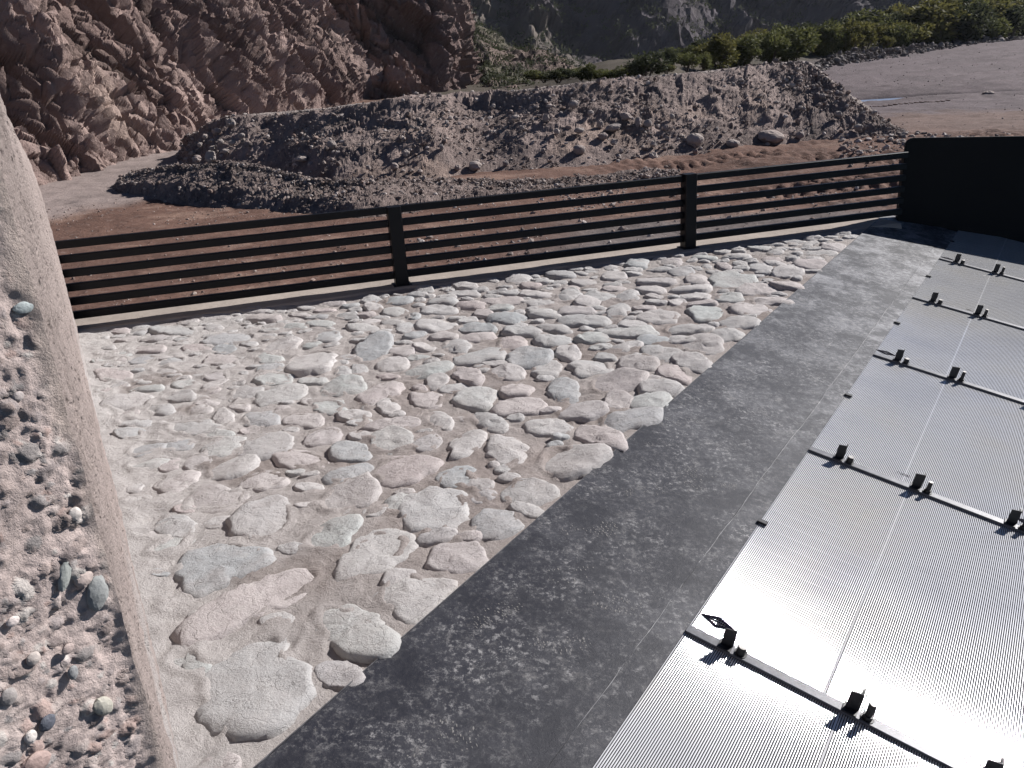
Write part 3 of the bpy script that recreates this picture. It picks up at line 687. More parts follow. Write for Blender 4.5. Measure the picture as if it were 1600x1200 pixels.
# fallen blocks along the foot of the cliff
for i, (px, py, hw, hh_, lab) in enumerate([(62, 247, 17, 14, 'grey block beside the wall at the foot of the cliff'), (97, 246, 18, 13, 'big angular block at the foot of the cliff'), (55, 264, 10, 8, 'pale block closest to the concrete wall below the cliff'), (122, 247, 9, 8, 'pinkish block right of the big angular block below the cliff'),
        (210, 233, 12, 8, 'pink slab lying where the cliff meets the sand'), (160, 243, 9, 5, 'low stone at the cliff foot left of the pink slab'), (256, 229, 11, 7, 'dark wedge of rock at the cliff foot near the berm')]):
    c = gp(px, py + hh_ * .7, -.45); r = math.hypot(c[0], c[1]) ; k = r / FPX; c[2] += hh_ * k * .5
    o = link('boulder', BM[(i * 2) % 5], loc=c); o.scale = (hw * k, hw * k * .9, hh_ * k * 1.2); o.rotation_euler = (random.uniform(-.3, .3), random.uniform(-.3, .3), random.uniform(0, 6))
    tag(o, lab, 'boulder', 'fallen blocks below the cliff')

# excavator track print: a row of small pressed ridges in the mud
mb = MB()
for i in range(17):
    b = gp(1352 + i * 8.2, 169.5 - i * .42, -.47)
    ax = np.array([.03, .0, 0]); d_ = np.array([.03, .30, 0])
    b[2] = ground_z(np.array([b[0]]), np.array([b[1]]))[0] - .03
    mb.extrude([b - ax * 1.6, b + ax * 1.6, b + ax * .7 + [0, 0, .055], b - ax * .7 + [0, 0, .055]], d_)
V = np.array(mb.V); o = link('track_print', mk_mesh('track_print', V, mb.F, M['ground'], False, np.tile((.13, .09, .078), (len(V), 1)))); o['kind'] = 'structure'

# ================================================================== VEGETATION
def leaf_mesh(name, n, clumps, size, mat, seed, shape=(1, 1, .8)):
    g = np.random.default_rng(seed)
    cc = g.normal(size=(clumps, 3)); cc /= np.linalg.norm(cc, axis=1)[:, None]; cc *= (g.random((clumps, 1)) ** .4) * .72; cc[:, 2] = cc[:, 2] * .8 + .22
    rad = g.uniform(.18, .42, clumps)
    ci = g.integers(0, clumps, n); dv = g.normal(size=(n, 3)); dv /= np.linalg.norm(dv, axis=1)[:, None]
    P = cc[ci] + dv * (rad[ci] * (.35 + .65 * g.random(n) ** .5))[:, None]
    P = P * np.array(shape)
    # each leaf spray is a narrow quad that leans outwards and up
    up = dv * .7 + g.normal(size=(n, 3)) * .7 + np.array([0, 0, .25]); up /= np.linalg.norm(up, axis=1)[:, None]
    sd = np.cross(up, g.normal(size=(n, 3))); sd /= np.linalg.norm(sd, axis=1)[:, None] + 1e-6
    L = (size * g.uniform(.6, 1.5, n))[:, None]
    V = np.stack([P - sd * L * .28, P + sd * L * .28, P + sd * L * .16 + up * L, P - sd * L * .16 + up * L], 1).reshape(-1, 3)
    V[:, 2] = np.maximum(V[:, 2], -.62)
    return mk_mesh(name, V, np.arange(n * 4).reshape(n, 4), mat, False)
def stem_mesh(seed):
    g = np.random.default_rng(seed); mb = MB()
    for k in range(6):
        a = g.uniform(0, 6.28); tip = np.array([math.cos(a) * .45, math.sin(a) * .45, g.uniform(.1, .5)]); b = np.array([math.cos(a) * .05, math.sin(a) * .05, -.75])
        mid_ = (b + tip) / 2 + [0, 0, .12]
        mb.cyl(b, mid_ - b, .045, 6, .03); mb.cyl(mid_, tip - mid_, .03, 6, .01)
    return mk_mesh('trunk', np.array(mb.V), mb.F, M['bark'])
STEM = stem_mesh(3)
CR = {}
for key, mm in (('A', 'leafA'), ('B', 'leafB'), ('C', 'leafC')):
    CR[key] = [leaf_mesh('crown', 2200, 20, .11, M[mm], s_ + ord(key), sh) for s_, sh in ((1, (1, 1, .9)), (2, (1.15, 1, .75)), (3, (.9, .9, 1.1)))]
def bush(px, ytop, dist, wpx, hpx, key, var, label, group='shrubs on the far bank', name='shrub', cat='shrub'):
    k = dist / FPX; c = at_r(px, ytop + hpx * .55, dist); c[2] -= 0
    root = empty(name, (c[0], c[1], c[2] - hpx * k * .5), label, cat, group)
    sx, sz = wpx * k * .54, hpx * k * .60
    o = link('crown', CR[key][var], root); o.scale = (sx, sx, sz); o.location = (0, 0, hpx * k * .40); o.rotation_euler = (0, 0, random.uniform(0, 6.28))
    o = link('trunk', STEM, root); o.scale = (sx, sx, sz); o.location = (0, 0, hpx * k * .40); o.rotation_euler = (0, 0, random.uniform(0, 6.28))
bush(1008, 78, 34, 74, 44, 'B', 0, 'round feathery green bush standing alone behind the berm crest', 'shrubs on the far bank')
bush(1515, 4, 92, 78, 58, 'A', 2, 'tallest tree of the bank, bright yellow-green at its top right', 'shrubs on the far bank', 'tree', 'tree')
bush(1545, 30, 88, 50, 38, 'A', 0, 'bright green tree leaning out right of the tallest bank tree', 'shrubs on the far bank', 'tree', 'tree')
bush(1400, 10, 98, 62, 44, 'C', 0, 'yellowish tree in the middle of the planted bank', 'shrubs on the far bank', 'tree', 'tree')
bush(1452, 18, 95, 60, 42, 'B', 1, 'dark tree between the yellowish tree and the tallest bank tree', 'shrubs on the far bank', 'tree', 'tree')
lst = []
for px in range(1050, 1660, 25):
    f_ = (px - 1050) / 550.0
    base = 112 - 62 * f_ ** .85; az = math.degrees(math.atan2(*(at_r(px, base, 1)[:2])))
    for lay in range(3):
        dist = float(rb_of(np.array(az))) + 2.5 + lay * 8 + random.uniform(-1, 3)
        hpx = random.uniform(11, 40) * (1.0 - .1 * lay) * (1 + .45 * f_); yb = base - lay * (8 + 5 * f_) + random.uniform(-3, 3)
        lst.append((px + random.uniform(-9, 9), yb - hpx, dist, hpx * random.uniform(1.2, 2.3), hpx * 1.1, random.choice('AABCC' if lay < 2 else 'AABC'), lay))
for px in range(838, 1000, 17): lst.append((px + random.uniform(-5, 5), 104 - .02 * (px - 838) + random.uniform(-4, 6) + (6 if px < 900 else 0), 41 + random.uniform(0, 5), random.uniform(34, 56), random.uniform(13, 22), random.choice('ABA'), 3))
hue = {'A': 'olive green', 'B': 'dark green', 'C': 'yellow green'}; rows = ['front row of the planted bank', 'middle row of the planted bank', 'back row of the planted bank', 'low fringe beside the feathery bush']
cnt = [0, 0, 0, 0]
for i, (px, yt, dist, wpx, hpx, key, lay) in enumerate(sorted(lst)):
    cnt[lay] += 1; bush(px, yt, dist, wpx, hpx, key, i % 3, hue[key] + ' shrub, ' + nth_word(cnt[lay]) + ' from the left in the ' + rows[lay])
# scrub clinging to the far slopes
def scrub(V, n, size, name, mat, label, seed):
    g = np.random.default_rng(seed); q = V[g.integers(0, len(V), n)]; px, py, dd = proj(q); ok = (dd > 0) & (px > 480) & (px < 1750) & (py > -120); q = q[ok]; n = len(q)
    k = 16; off = g.normal(size=(n, k, 3)) * .45 * size; off[..., 2] = np.abs(off[..., 2]); P = (q[:, None] + off).reshape(-1, 3)
    up = g.normal(size=(len(P), 3)) + [0, 0, .8]; up /= np.linalg.norm(up, axis=1)[:, None]; sd = np.cross(up, g.normal(size=(len(P), 3))); sd /= np.linalg.norm(sd, axis=1)[:, None]
    L = (size * g.uniform(.18, .5, len(P)))[:, None]
    VV = np.stack([P - sd * L * .35, P + sd * L * .35, P + sd * L * .2 + up * L, P - sd * L * .2 + up * L], 1).reshape(-1, 3)
    tag(link(name, mk_mesh(name, VV, np.arange(len(P) * 4).reshape(-1, 4), mat)), label, 'scrub', kind='stuff')
scrub(VB_, 5000, 1.5, 'hill_scrub', M['leafB'], 'sparse dark scrub covering the shaded far hill', 5)
scrub(VA_, 3600, .42, 'spur_scrub', M['leafB'], 'low olive scrub on the brown spur beside the cliff', 6)

# pale roofed hut among the trees
c = at_r(1465, 9, 112); hr = empty('hut', (c[0], c[1], c[2] - 2.6), 'small hut with a pale flat roof seen above the bank trees', 'hut')
dx = np.array([math.cos(.5), -math.sin(.5), 0]); dy = np.array([math.sin(.5), math.cos(.5), 0])
mb = MB(); mb.box(c - dx * 1.0 - dy * 1.2 - [0, 0, 2.6], dx * 2.0, dy * 2.4, (0, 0, 2.5)); mb.build('wall', M['hutwall'], hr)
mb = MB(); mb.box(c - dx * 1.25 - dy * 1.4 - [0, 0, .1], dx * 2.5 + [0, 0, .12], dy * 2.8 + [0, 0, .25], (0, 0, .1)); mb.build('roof', M['hut'], hr)

# ================================================================== STONE APRON
POLY = [
 [(312,1055),(332,1036),(370,1010),(405,992),(420,986),(450,990),(450,1010),(440,1025),(475,1038),(492,1060),(485,1080),(470,1105),(445,1132),(400,1145),(352,1152),(325,1127),(312,1085)],
 [(490,940),(520,940),(562,955),(595,978),(618,994),(610,1010),(585,1025),(550,1022),(525,1005),(505,992),(491,972),(487,952)],
 [(291,982),(325,952),(362,932),(410,910),(462,890),(495,883),(510,890),(500,910),(470,930),(425,952),(388,970),(340,995),(310,1012),(285,1015)],
 [(275,892),(287,865),(320,852),(362,847),(400,855),(418,863),(430,876),(400,890),(360,907),(330,920),(300,936),(278,927),(280,910)],
 [(362,817),(375,804),(400,789),(430,778),(450,788),(462,805),(457,822),(435,840),(407,843),(380,836)],
 [(498,782),(510,770),(537,759),(570,752),(585,767),(582,780),(555,792),(522,801),(499,800)],
 [(469,840),(495,825),(525,811),(550,809),(560,815),(547,835),(525,857),(510,867),(480,853)],
 [(292,777),(305,765),(330,761),(360,770),(390,777),(375,787),(350,796),(315,795),(297,790)],
 [(242,754),(270,740),(300,735),(305,745),(290,760),(272,772),(248,765)],
 [(372,757),(390,742),(415,732),(440,740),(450,752),(430,762),(400,764)],
 [(245,822),(270,812),(300,815),(307,825),(297,837),(275,840),(250,835)],
 [(585,735),(600,717),(630,711),(675,715),(685,721),(675,732),(660,742),(635,755),(610,757),(590,750)],
 [(680,747),(700,735),(730,727),(740,742),(725,757),(710,762),(690,757)],
 [(620,800),(640,775),(670,767),(705,765),(725,775),(730,792),(715,812),(695,822),(675,826),(650,824),(635,812)],
 [(597,790),(610,777),(635,771),(642,780),(630,795),(612,800)],
 [(782,775),(800,757),(822,750),(850,755),(870,767),(857,780),(827,786),(800,785)],
 [(840,720),(847,700),(870,696),(900,696),(925,701),(950,707),(940,720),(925,732),(900,742),(870,745),(850,737),(837,727)],
 [(740,812),(757,795),(782,794),(807,805),(815,815),(795,835),(760,840),(745,827)],
 [(675,870),(680,852),(705,847),(735,845),(752,855),(757,870),(740,885),(720,892),(695,890),(675,882)],
 [(535,885),(550,862),(572,837),(595,827),(620,832),(640,837),(637,860),(620,875),(595,890),(570,902),(545,910),(527,907)],
 [(582,940),(597,920),(620,917),(640,907),(660,905),(705,915),(685,932),(655,962),(640,970),(612,952)],
 [(598,915),(607,895),(630,887),(650,895),(657,907),(640,915),(622,920)],
 [(710,622),(725,610),(750,606),(766,627),(760,637),(730,637),(715,630)],
 [(202,757),(215,754),(221,762),(210,771),(200,771)], [(207,790),(225,785),(228,790),(212,800),(202,797)]]
ELL = """882 610 23 15 0|810 610 26 11 10|817 635 38 12 5|790 705 30 24 0|730 692 31 17 30|858 667 36 13 5|935 680 38 13 -15|763 657 32 11 -20|925 575 29 11 0|828 558 29 12 5|800 535 23 11 0|862 532 27 8 0|962 600 42 15 8|915 638 40 11 8|857 578 24 14 10|793 585 26 10 0|743 557 38 12 8|730 585 22 14 -20|717 540 20 9 0|888 550 17 10 -10|995 570 30 10 -5|1050 583 28 11 -12|1035 553 33 10 -8|1080 565 26 11 -10|1037 605 28 11 -5|1015 625 30 13 0|967 627 20 12 0|980 655 46 13 5|815 517 27 6 0|927 527 26 7 0|867 512 28 6 -8|982 521 35 6 3|912 502 38 6 0|1070 513 35 7 0|1032 495 30 9 0|1095 540 26 11 0|967 486 18 9 15|900 486 27 7 0|850 490 25 7 0|795 497 28 6 0|747 512 30 7 0|747 527 25 6 8|490 565 37 16 8|580 550 30 15 18|630 547 19 8 0|662 541 16 7 0|615 570 22 8 8|692 525 20 6 0|512 525 21 9 5|570 512 25 6 0|565 530 17 5 0|437 540 32 10 12|615 502 16 5 0|537 580 12 9 0|562 577 12 8 0|537 602 32 12 8|597 612 33 13 20|662 580 40 8 12|682 595 18 10 10|610 632 17 12 0|667 624 26 11 -8|515 634 23 12 5|437 617 36 9 12|425 592 28 9 0|488 594 24 6 0|475 657 29 10 0|408 656 26 11 0|503 683 38 13 15|610 688 30 17 8|667 693 22 13 15|547 707 31 13 0|468 718 40 12 0|540 740 40 11 12|688 657 22 11 -25|550 648 24 6 3|612 664 40 6 10|270 515 38 8 0|302 670 40 13 0|348 657 14 14 -45|377 636 16 8 0|360 730 40 14 15|417 696 38 16 12|385 615 26 9 10|205 630 35 10 8|360 530 40 7 8|345 562 27 7 0|337 587 20 7 0|345 700 36 12 12|230 700 33 12 12|228 727 34 9 15|175 587 25 10 0|260 580 30 8 0|275 620 25 7 0|227 608 25 5 0|205 660 30 8 0|205 680 26 9 0|187 517 16 4 0|395 484 22 5 0|407 496 28 5 0|335 512 14 4 0|335 496 30 4 0|445 640 16 5 0|995 412 18 6 0|1045 409 18 5 0|1032 420 18 3 0|1105 417 8 4 0|1132 416 10 4 -15|1270 413 26 6 0|1282 395 25 4 0|1300 386 20 5 0|1185 386 18 4 0|1270 404 14 3 0|1205 405 16 3 0|1145 440 34 10 0|1090 436 20 6 0|1030 438 30 7 0|1180 452 26 7 0|1230 445 26 6 0|1215 458 26 5 0|1080 449 28 7 0|982 462 18 9 0|1022 454 28 6 0|1083 462 20 6 0|1138 465 18 7 0|1097 475 25 4 0|970 482 18 10 20|1030 487 30 9 0|1105 490 29 12 0|1170 482 34 8 0|1160 505 30 8 0|1202 470 28 6 0|1060 515 26 6 0|1142 522 32 9 0|1105 542 33 11 0|935 502 18 7 0|995 507 25 6 0|1020 530 25 7 0|1070 531 22 6 0|960 432 22 6 0|935 464 22 7 0|662 452 13 4 0|725 447 20 6 0|770 437 10 3 0|812 437 19 6 0|875 429 22 5 0|690 471 23 5 0|725 459 26 4 0|735 477 24 5 0|687 485 25 6 0|785 472 30 5 0|842 472 28 6 0|840 459 28 5 0|887 464 18 8 0|755 490 14 5 0|682 510 29 7 0|645 494 11 5 0|582 481 13 5 0|617 487 18 5 0|620 469 22 6 0|578 467 15 5 0|635 512 13 7 0|922 472 24 6 0|924 460 22 4 0|890 450 12 4 0|835 447 22 4 0|917 442 25 5 0|950 434 14 5 0|1000 442 14 5 0|1065 425 20 5 0|1160 428 18 5 0|1190 418 20 5 0|1230 425 22 6 0|1240 396 14 3 0|1150 400 20 4 0|1100 402 18 4 0|1155 412 12 3 0|540 492 20 5 0|500 505 22 5 0|460 510 20 5 0|545 512 14 5 0|470 490 20 4 0|520 475 20 4 0|445 570 18 7 0|420 560 18 6 0|310 545 22 5 0|230 545 24 6 0|290 600 20 6 0|165 612 18 6 0|250 640 24 8 0|310 640 20 6 0|280 695 24 9 8|262 725 20 9 10|460 575 12 6 0|320 730 16 7 0"""
A_ARR = gp(280, 1200) + (gp(280, 1200) - gp(118, 508)) / np.linalg.norm(gp(280, 1200) - gp(118, 508)) * .9   # wall arris foot
A_FAR = gp(118, 508)
# occupancy raster, 1 cm
X0, Y0, X1, Y1, CS = -3.7, .2, 4.3, 8.6, .01
NX, NY = int((X1 - X0) / CS), int((Y1 - Y0) / CS)
occ = np.zeros((NX, NY), np.uint8)
def poly_fill(pg, grow=0.0, write=True):
    p = np.asarray(pg); lo = p.min(0) - .02; hi = p.max(0) + .02
    i0, j0 = max(0, int((lo[0] - X0) / CS)), max(0, int((lo[1] - Y0) / CS)); i1, j1 = min(NX, int((hi[0] - X0) / CS) + 1), min(NY, int((hi[1] - Y0) / CS) + 1)
    if i1 <= i0 or j1 <= j0: return None
    xs = X0 + (np.arange(i0, i1) + .5) * CS; ys = Y0 + (np.arange(j0, j1) + .5) * CS; XX, YY = np.meshgrid(xs, ys, indexing='ij'); ins = np.zeros(XX.shape, bool)
    n = len(p)
    for k in range(n):
        a, b = p[k], p[(k + 1) % n]
        c = (a[1] > YY) != (b[1] > YY)
        xx = (b[0] - a[0]) * (YY - a[1]) / (b[1] - a[1] + 1e-12) + a[0]
        ins ^= c & (XX < xx)
    return (slice(i0, i1), slice(j0, j1)), ins
stones = []     # world polygons
def wobble(n, amt, rough):
    """radius factors of an irregular, slightly angular outline"""
    k = rng.integers(5, 8); ph = rng.uniform(0, 6.28); a = np.linspace(0, 2 * np.pi, n, endpoint=False)
    corners = np.sort(rng.uniform(0, 2 * np.pi, k)); rad = 1 + rng.normal(0, amt, k)
    r = np.interp(a, np.r_[corners - 2 * np.pi, corners, corners + 2 * np.pi], np.r_[rad, rad, rad])
    return r + rough * rng.normal(size=n) * .35
for pg in POLY: stones.append(np.array([gp(x, y)[:2] for x, y in pg]))
for it in ELL.split('|'):
    x, y, rx, ry, an = map(float, it.split()); a = np.linspace(0, 2 * np.pi, 16, endpoint=False); wv = wobble(16, .13, .06); pw = 2.6
    sx = np.sign(np.cos(a)) * np.abs(np.cos(a)) ** (2 / pw) * rx * wv; sy = np.sign(np.sin(a)) * np.abs(np.sin(a)) ** (2 / pw) * ry * wv; t_ = math.radians(an)
    stones.append(np.array([gp(x + p * math.cos(t_) - q * math.sin(t_), y - p * math.sin(t_) - q * math.cos(t_))[:2] for p, q in zip(sx, sy)]))
kept = []
for pg in stones:
    f = poly_fill(pg)
    if f is None: continue
    sl_, ins = f
    if (occ[sl_] & ins).sum() > .30 * ins.sum(): continue
    occ[sl_] |= ins.astype(np.uint8); kept.append(pg)
stones = kept
def side(p, a, b): return (b[0] - a[0]) * (p[1] - a[1]) - (b[1] - a[1]) * (p[0] - a[0])
def in_apron(p, mg=0.0):
    dw = -side(p, A_ARR, A_FAR) / np.linalg.norm((A_FAR - A_ARR)[:2])
    dp = (np.asarray(p) - E0[:2]) @ VH[:2]; df = (np.asarray(p) - F0[:2]) @ FN[:2]
    return dw > mg and dp < -mg and df > .20 + mg * .5
tries = 0
while len(stones) < 470 and tries < 16000:
    tries += 1
    c = np.array([rng.uniform(-3.4, 3.6), rng.uniform(1.0, 8.0)])
    if not in_apron(c, .05): continue
    ra = rng.uniform(.040, .10); rb_ = ra * rng.uniform(.5, .9); an = AZ * 0 + rng.normal(0, .5); a = np.linspace(0, 2 * np.pi, 14, endpoint=False); wv = wobble(14, .13, .06)
    pg = c + np.stack([np.cos(a) * ra * wv * math.cos(an) - np.sin(a) * rb_ * wv * math.sin(an), np.cos(a) * ra * wv * math.sin(an) + np.sin(a) * rb_ * wv * math.cos(an)], -1)
    sl_, ins = poly_fill(pg)
    if occ[sl_].shape != ins.shape or (occ[sl_] & ins).sum() > .03 * ins.sum(): continue
    occ[sl_] |= ins.astype(np.uint8); stones.append(pg)
# mortar height field: full between the stones, thinner away from them
dist = occ.astype(np.float32)
def boxblur(a, k):
    for ax in (0, 1):
        c = np.cumsum(np.pad(a, [(k + 1, k) if i == ax else (0, 0) for i in (0, 1)], mode='edge'), axis=ax)
        a = (np.take(c, np.arange(2 * k + 1, c.shape[ax]), ax) - np.take(c, np.arange(0, c.shape[ax] - 2 * k - 1), ax)) / (2 * k + 1)
    return a
near_b = boxblur(boxblur(dist, 3), 3); wide_b = boxblur(boxblur(dist, 9), 9)
stp = .0125
mx_, my_ = np.meshgrid(np.arange(-3.62, 4.15, stp), np.arange(.25, 8.5, stp), indexing='ij'); shp = mx_.shape
Pm = np.stack([mx_.ravel(), my_.ravel(), 0 * mx_.ravel()], -1)
ii = ((Pm[:, 0] - X0) / CS).astype(int).clip(0, NX - 1); jj = ((Pm[:, 1] - Y0) / CS).astype(int).clip(0, NY - 1)
nb, wb = near_b[ii, jj], wide_b[ii, jj]
hm = -.0085 + .012 * nb + .003 * wb - .006 * np.exp(-((nb - .38) / .13) ** 2) + .008 * fbm(Pm * 3.2, 4, 401) + .010 * ridged(Pm * 6 + .6 * np.stack([vnoise(Pm * 5, 3)] * 3, -1), 3, 403) + .008 * fbm(Pm * 17, 4, 405) - .005
hm -= .022 * smooth01(nb, .72, .97)                                  # the bed dips under each stone
buried = smooth01(-(Pm[:, 0] + .30 * (Pm[:, 1] - 5)), .6, 2.2)         # the left part is plastered over
hm += .006 * buried
hm += .022 * np.exp(-np.clip(-side(Pm[:, :2].T, A_ARR, A_FAR) / np.linalg.norm((A_FAR - A_ARR)[:2]), 0, 9) / .10)     # fillet up the wall
dfm = (Pm[:, :2] - F0[:2]) @ FN[:2]; hm = hm * smooth01(dfm, .05, .4) + (1 - smooth01(dfm, .05, .4)) * (-.004 + .25 * hm)
dpm = (Pm[:, :2] - E0[:2]) @ VH[:2]; hm = hm * (1 - smooth01(dpm, -.12, 0)) + smooth01(dpm, -.12, 0) * (-.012)
keep = (dpm < .03) & (dfm > .0) & (-side(Pm[:, :2].T, A_ARR, A_FAR) / np.linalg.norm((A_FAR - A_ARR)[:2]) > -.25)
Pm[:, 2] = hm
cm = np.tile(np.array([.258, .222, .206]), (len(Pm), 1)); m = smooth01(fbm(Pm * 1.1, 4, 411), -.15, .3)[:, None]; cm = cm * (1 - m) + np.array([.33, .297, .28]) * m
m = (buried * .8 + .35 * smooth01(Pm[:, 1], 5, 7))[:, None].clip(0, 1); cm = cm * (1 - m) + np.array([.41, .388, .375]) * m
m = smooth01(fbm(Pm * 2.3, 4, 415), .12, .4)[:, None] * .8; cm = cm * (1 - m) + np.array([.20, .168, .153]) * m
cm *= (1 + .18 * fbm(Pm * 9, 4, 413))[:, None]
F = grid_faces(*shp); F = F[keep[F].all(1)]; used = np.unique(F); remap = -np.ones(len(Pm), int); remap[used] = np.arange(len(used))
apron = link('stone_apron', mk_mesh('stone_apron', Pm[used], remap[F][:, ::-1][:, ::-1].copy(), M['mortar'], True, cm[used].clip(.03, .6)))
apron['kind'] = 'structure'
def stone_obj(pg, idx):
    c = pg.mean(0); d = pg - c; ang = np.arctan2(d[:, 1], d[:, 0]); r = np.hypot(d[:, 0], d[:, 1]); o = np.argsort(ang); ang, r = ang[o], r[o]
    size = r.mean(); dist_ = np.hypot(*c); K = 40 if size / dist_ > .05 else (28 if size / dist_ > .02 else 18)
    a = np.linspace(-np.pi, np.pi, K, endpoint=False); R = np.interp(a, np.r_[ang - 2 * np.pi, ang, ang + 2 * np.pi], np.r_[r, r, r])
    R *= (1.15 if size < .16 else 1.04) * (1 + .03 * rng.normal(size=K))
    bur = float(smooth01(np.array(-(c[0] + .30 * (c[1] - 5))), .6, 2.2))
    rgt = .78 + .38 * float(smooth01(np.array(c[0] * .8 + (c[1] - 4) * .25), -.9, .9)); H = rgt * (.010 + .105 * min(size, .13) * rng.uniform(.35, 1.35)) * (1 - .25 * bur)
    if size > .16: H = .0165 * rng.uniform(.85, 1.2)
    flat = rng.uniform(.55, .85) if size < .16 else .86
    rho = [.28, .52, .68, .80, .88, .95, 1.01, 1.07]
    soft = np.clip(rng.normal(.5 + .35 * bur, .3), 0, 1) if size < .16 else .15
    def prof(q):
        sharp = 1 - .10 * (q / flat) ** 2 if q < flat else .90 * math.sqrt(max(0, 1 - ((q - flat) / (1.07 - flat)) ** 2))
        dome = 1 - 1.02 * q ** 2.4
        return sharp * (1 - soft) + dome * soft
    tilt = rng.normal(0, .07, 2); V = [[0, 0, H]]
    for q in rho:
        hz = H * prof(q) - (.045 if q > 1.05 else 0.010 * max(0, q - .9) / .1)
        for k in range(K): V.append([R[k] * q * math.cos(a[k]), R[k] * q * math.sin(a[k]), hz])
    V = np.array(V); qv = np.r_[0, np.repeat(rho, K)]; inner = (qv < 1.05)
    W = V + [c[0], c[1], 0]; W[:, 2] = 0; f, e = facets(W * (5.5 if size < .12 else 7) + idx, 500 + idx % 7, 1.6)
    V[:, :2] *= (1 + .10 * inner * (qv > .6) * vnoise(W * 16, 9))[:, None]
    V[:, 2] += inner * ((min(H, .020) * .45 if size < .16 else .0055) * f + .008 * fbm(W * 12, 3, 7) + .005 * fbm(W * 40, 2, 8) + tilt[0] * V[:, 0] + tilt[1] * V[:, 1]) - .003
    F = [[0, 1 + k, 1 + (k + 1) % K] for k in range(K)]
    for q in range(len(rho) - 1):
        b = 1 + q * K
        F += [[b + k, b + K + k, b + K + (k + 1) % K, b + (k + 1) % K] for k in range(K)]
    return V, F, (c[0], c[1], -.003 + .004 * bur)
def seen(pg):
    q = np.c_[pg, np.zeros(len(pg))]; qx, qy, qd = proj(q)
    if qx.max() < 0 or qx.min() > 1600 or qy.min() > 1200: return 0
    return abs(np.dot(qx, np.roll(qy, 1)) - np.dot(qy, np.roll(qx, 1)))
stones.sort(key=seen, reverse=True)
restV, restF = [], []
for i, pg in enumerate(stones):
    V, F, loc = stone_obj(pg, i)
    if i < 300: link('stone', mk_mesh('stone', V, F, M['cobble'], True), apron, loc)
    else:
        b0 = len(restV); restV += [tuple(np.array(v) + loc) for v in V]; restF += [[k + b0 for k in f] for f in F]
if restV: tag(link('small_stones', mk_mesh('small_stones', np.array(restV), restF, M['cobble'], True), apron), kind='stuff')

# concrete curb under the railing
L0, L1 = -3.4, 4.85; nu, nv = 360, 24
uu, vv = np.meshgrid(np.linspace(L0, L1, nu), np.linspace(0, 1, nv), indexing='ij'); uu, vv = uu.ravel(), vv.ravel()
wv = .16 + .05 * vnoise(np.stack([uu * 1.7, 0 * uu, 0 * uu], -1), 6) + .02 * vnoise(np.stack([uu * 7, 0 * uu, 0 * uu], -1), 7)
dd = -.42 + vv * (.42 + wv)
zc = .004 + .006 * fbm(np.stack([uu * 2, dd * 2, 0 * uu], -1), 3, 8) + .003 * fbm(np.stack([uu * 11, dd * 11, 0 * uu], -1), 3, 9)
zc = np.where(vv < .001, -.6, zc); zc = np.where(vv > .999, -.05, zc); dd = np.where(vv < .001, dd + .001, dd)
Pc = F0[None] + FD[None] * uu[:, None] + FN[None] * dd[:, None]; Pc[:, 2] = zc
cc_ = np.array([.30, .258, .225]) * (1 + .2 * fbm(Pc * 3, 4, 10))[:, None]
cb_ = link('concrete_curb', mk_mesh('concrete_curb', Pc, grid_faces(nu, nv)[:, ::-1].copy(), M['curb'], True, cc_)); tag(cb_, 'low beige concrete curb running under the black railing', 'curb')

# ================================================================== LEFT CONCRETE WALL
wall = empty('concrete_wall', A_ARR, 'rough broken concrete wall with exposed pebbles at the left edge', 'wall')
TOPZ = 2.45
dw = (A_FAR - A_ARR); Lw = np.linalg.norm(dw); dw = dw / Lw; nw = np.array([-dw[1], dw[0], 0]); nw = nw if nw[0] > 0 else -nw
fa = math.radians(210); fdv = np.array([math.sin(fa), math.cos(fa), 0]); fnv = np.array([math.sin(math.radians(120)), math.cos(math.radians(120)), 0])
cs = .0030; FWD, FHT = .80, TOPZ + .1
nu, nv = int(FWD / cs), int(FHT / cs)
U, Vv = np.meshgrid(np.linspace(0, FWD, nu), np.linspace(-.1, TOPZ, nv), indexing='ij'); Pu = np.stack([U.ravel(), Vv.ravel(), 0 * U.ravel()], -1)
hgt = (.010 * fbm(Pu * 4, 4, 601) + .005 * fbm(Pu * 16, 3, 603) + .0028 * ridged(Pu * 40, 3, 605) + .0022 * fbm(Pu * 90, 2, 607)).reshape(U.shape)
fv, fe = facets(Pu * 7.5, 611, 1.3); hgt += (.003 * fv).reshape(U.shape)
crk = np.abs(fbm(np.stack([Pu[:, 0] * 1.3 + Pu[:, 1] * .5, Pu[:, 1] * 1.1, 0 * Pu[:, 0]], -1), 3, 613)).reshape(U.shape); hgt -= .014 * np.exp(-(crk / .014) ** 2)
colw = np.tile(np.array([.390, .322, .298]), (nu * nv, 1)).reshape(nu, nv, 3) * (1 + .28 * fbm(Pu * 9, 4, 621)).reshape(nu, nv, 1)
m = smooth01(fbm(Pu * 3, 3, 623), .0, .35).reshape(nu, nv, 1); colw = colw * (1 - m) + np.array([.46, .388, .358]) * m
pal = np.array([(.30, .245, .225), (.27, .245, .235), (.40, .34, .315), (.33, .25, .225), (.28, .24, .23), (.46, .42, .39), (.24, .20, .19)])
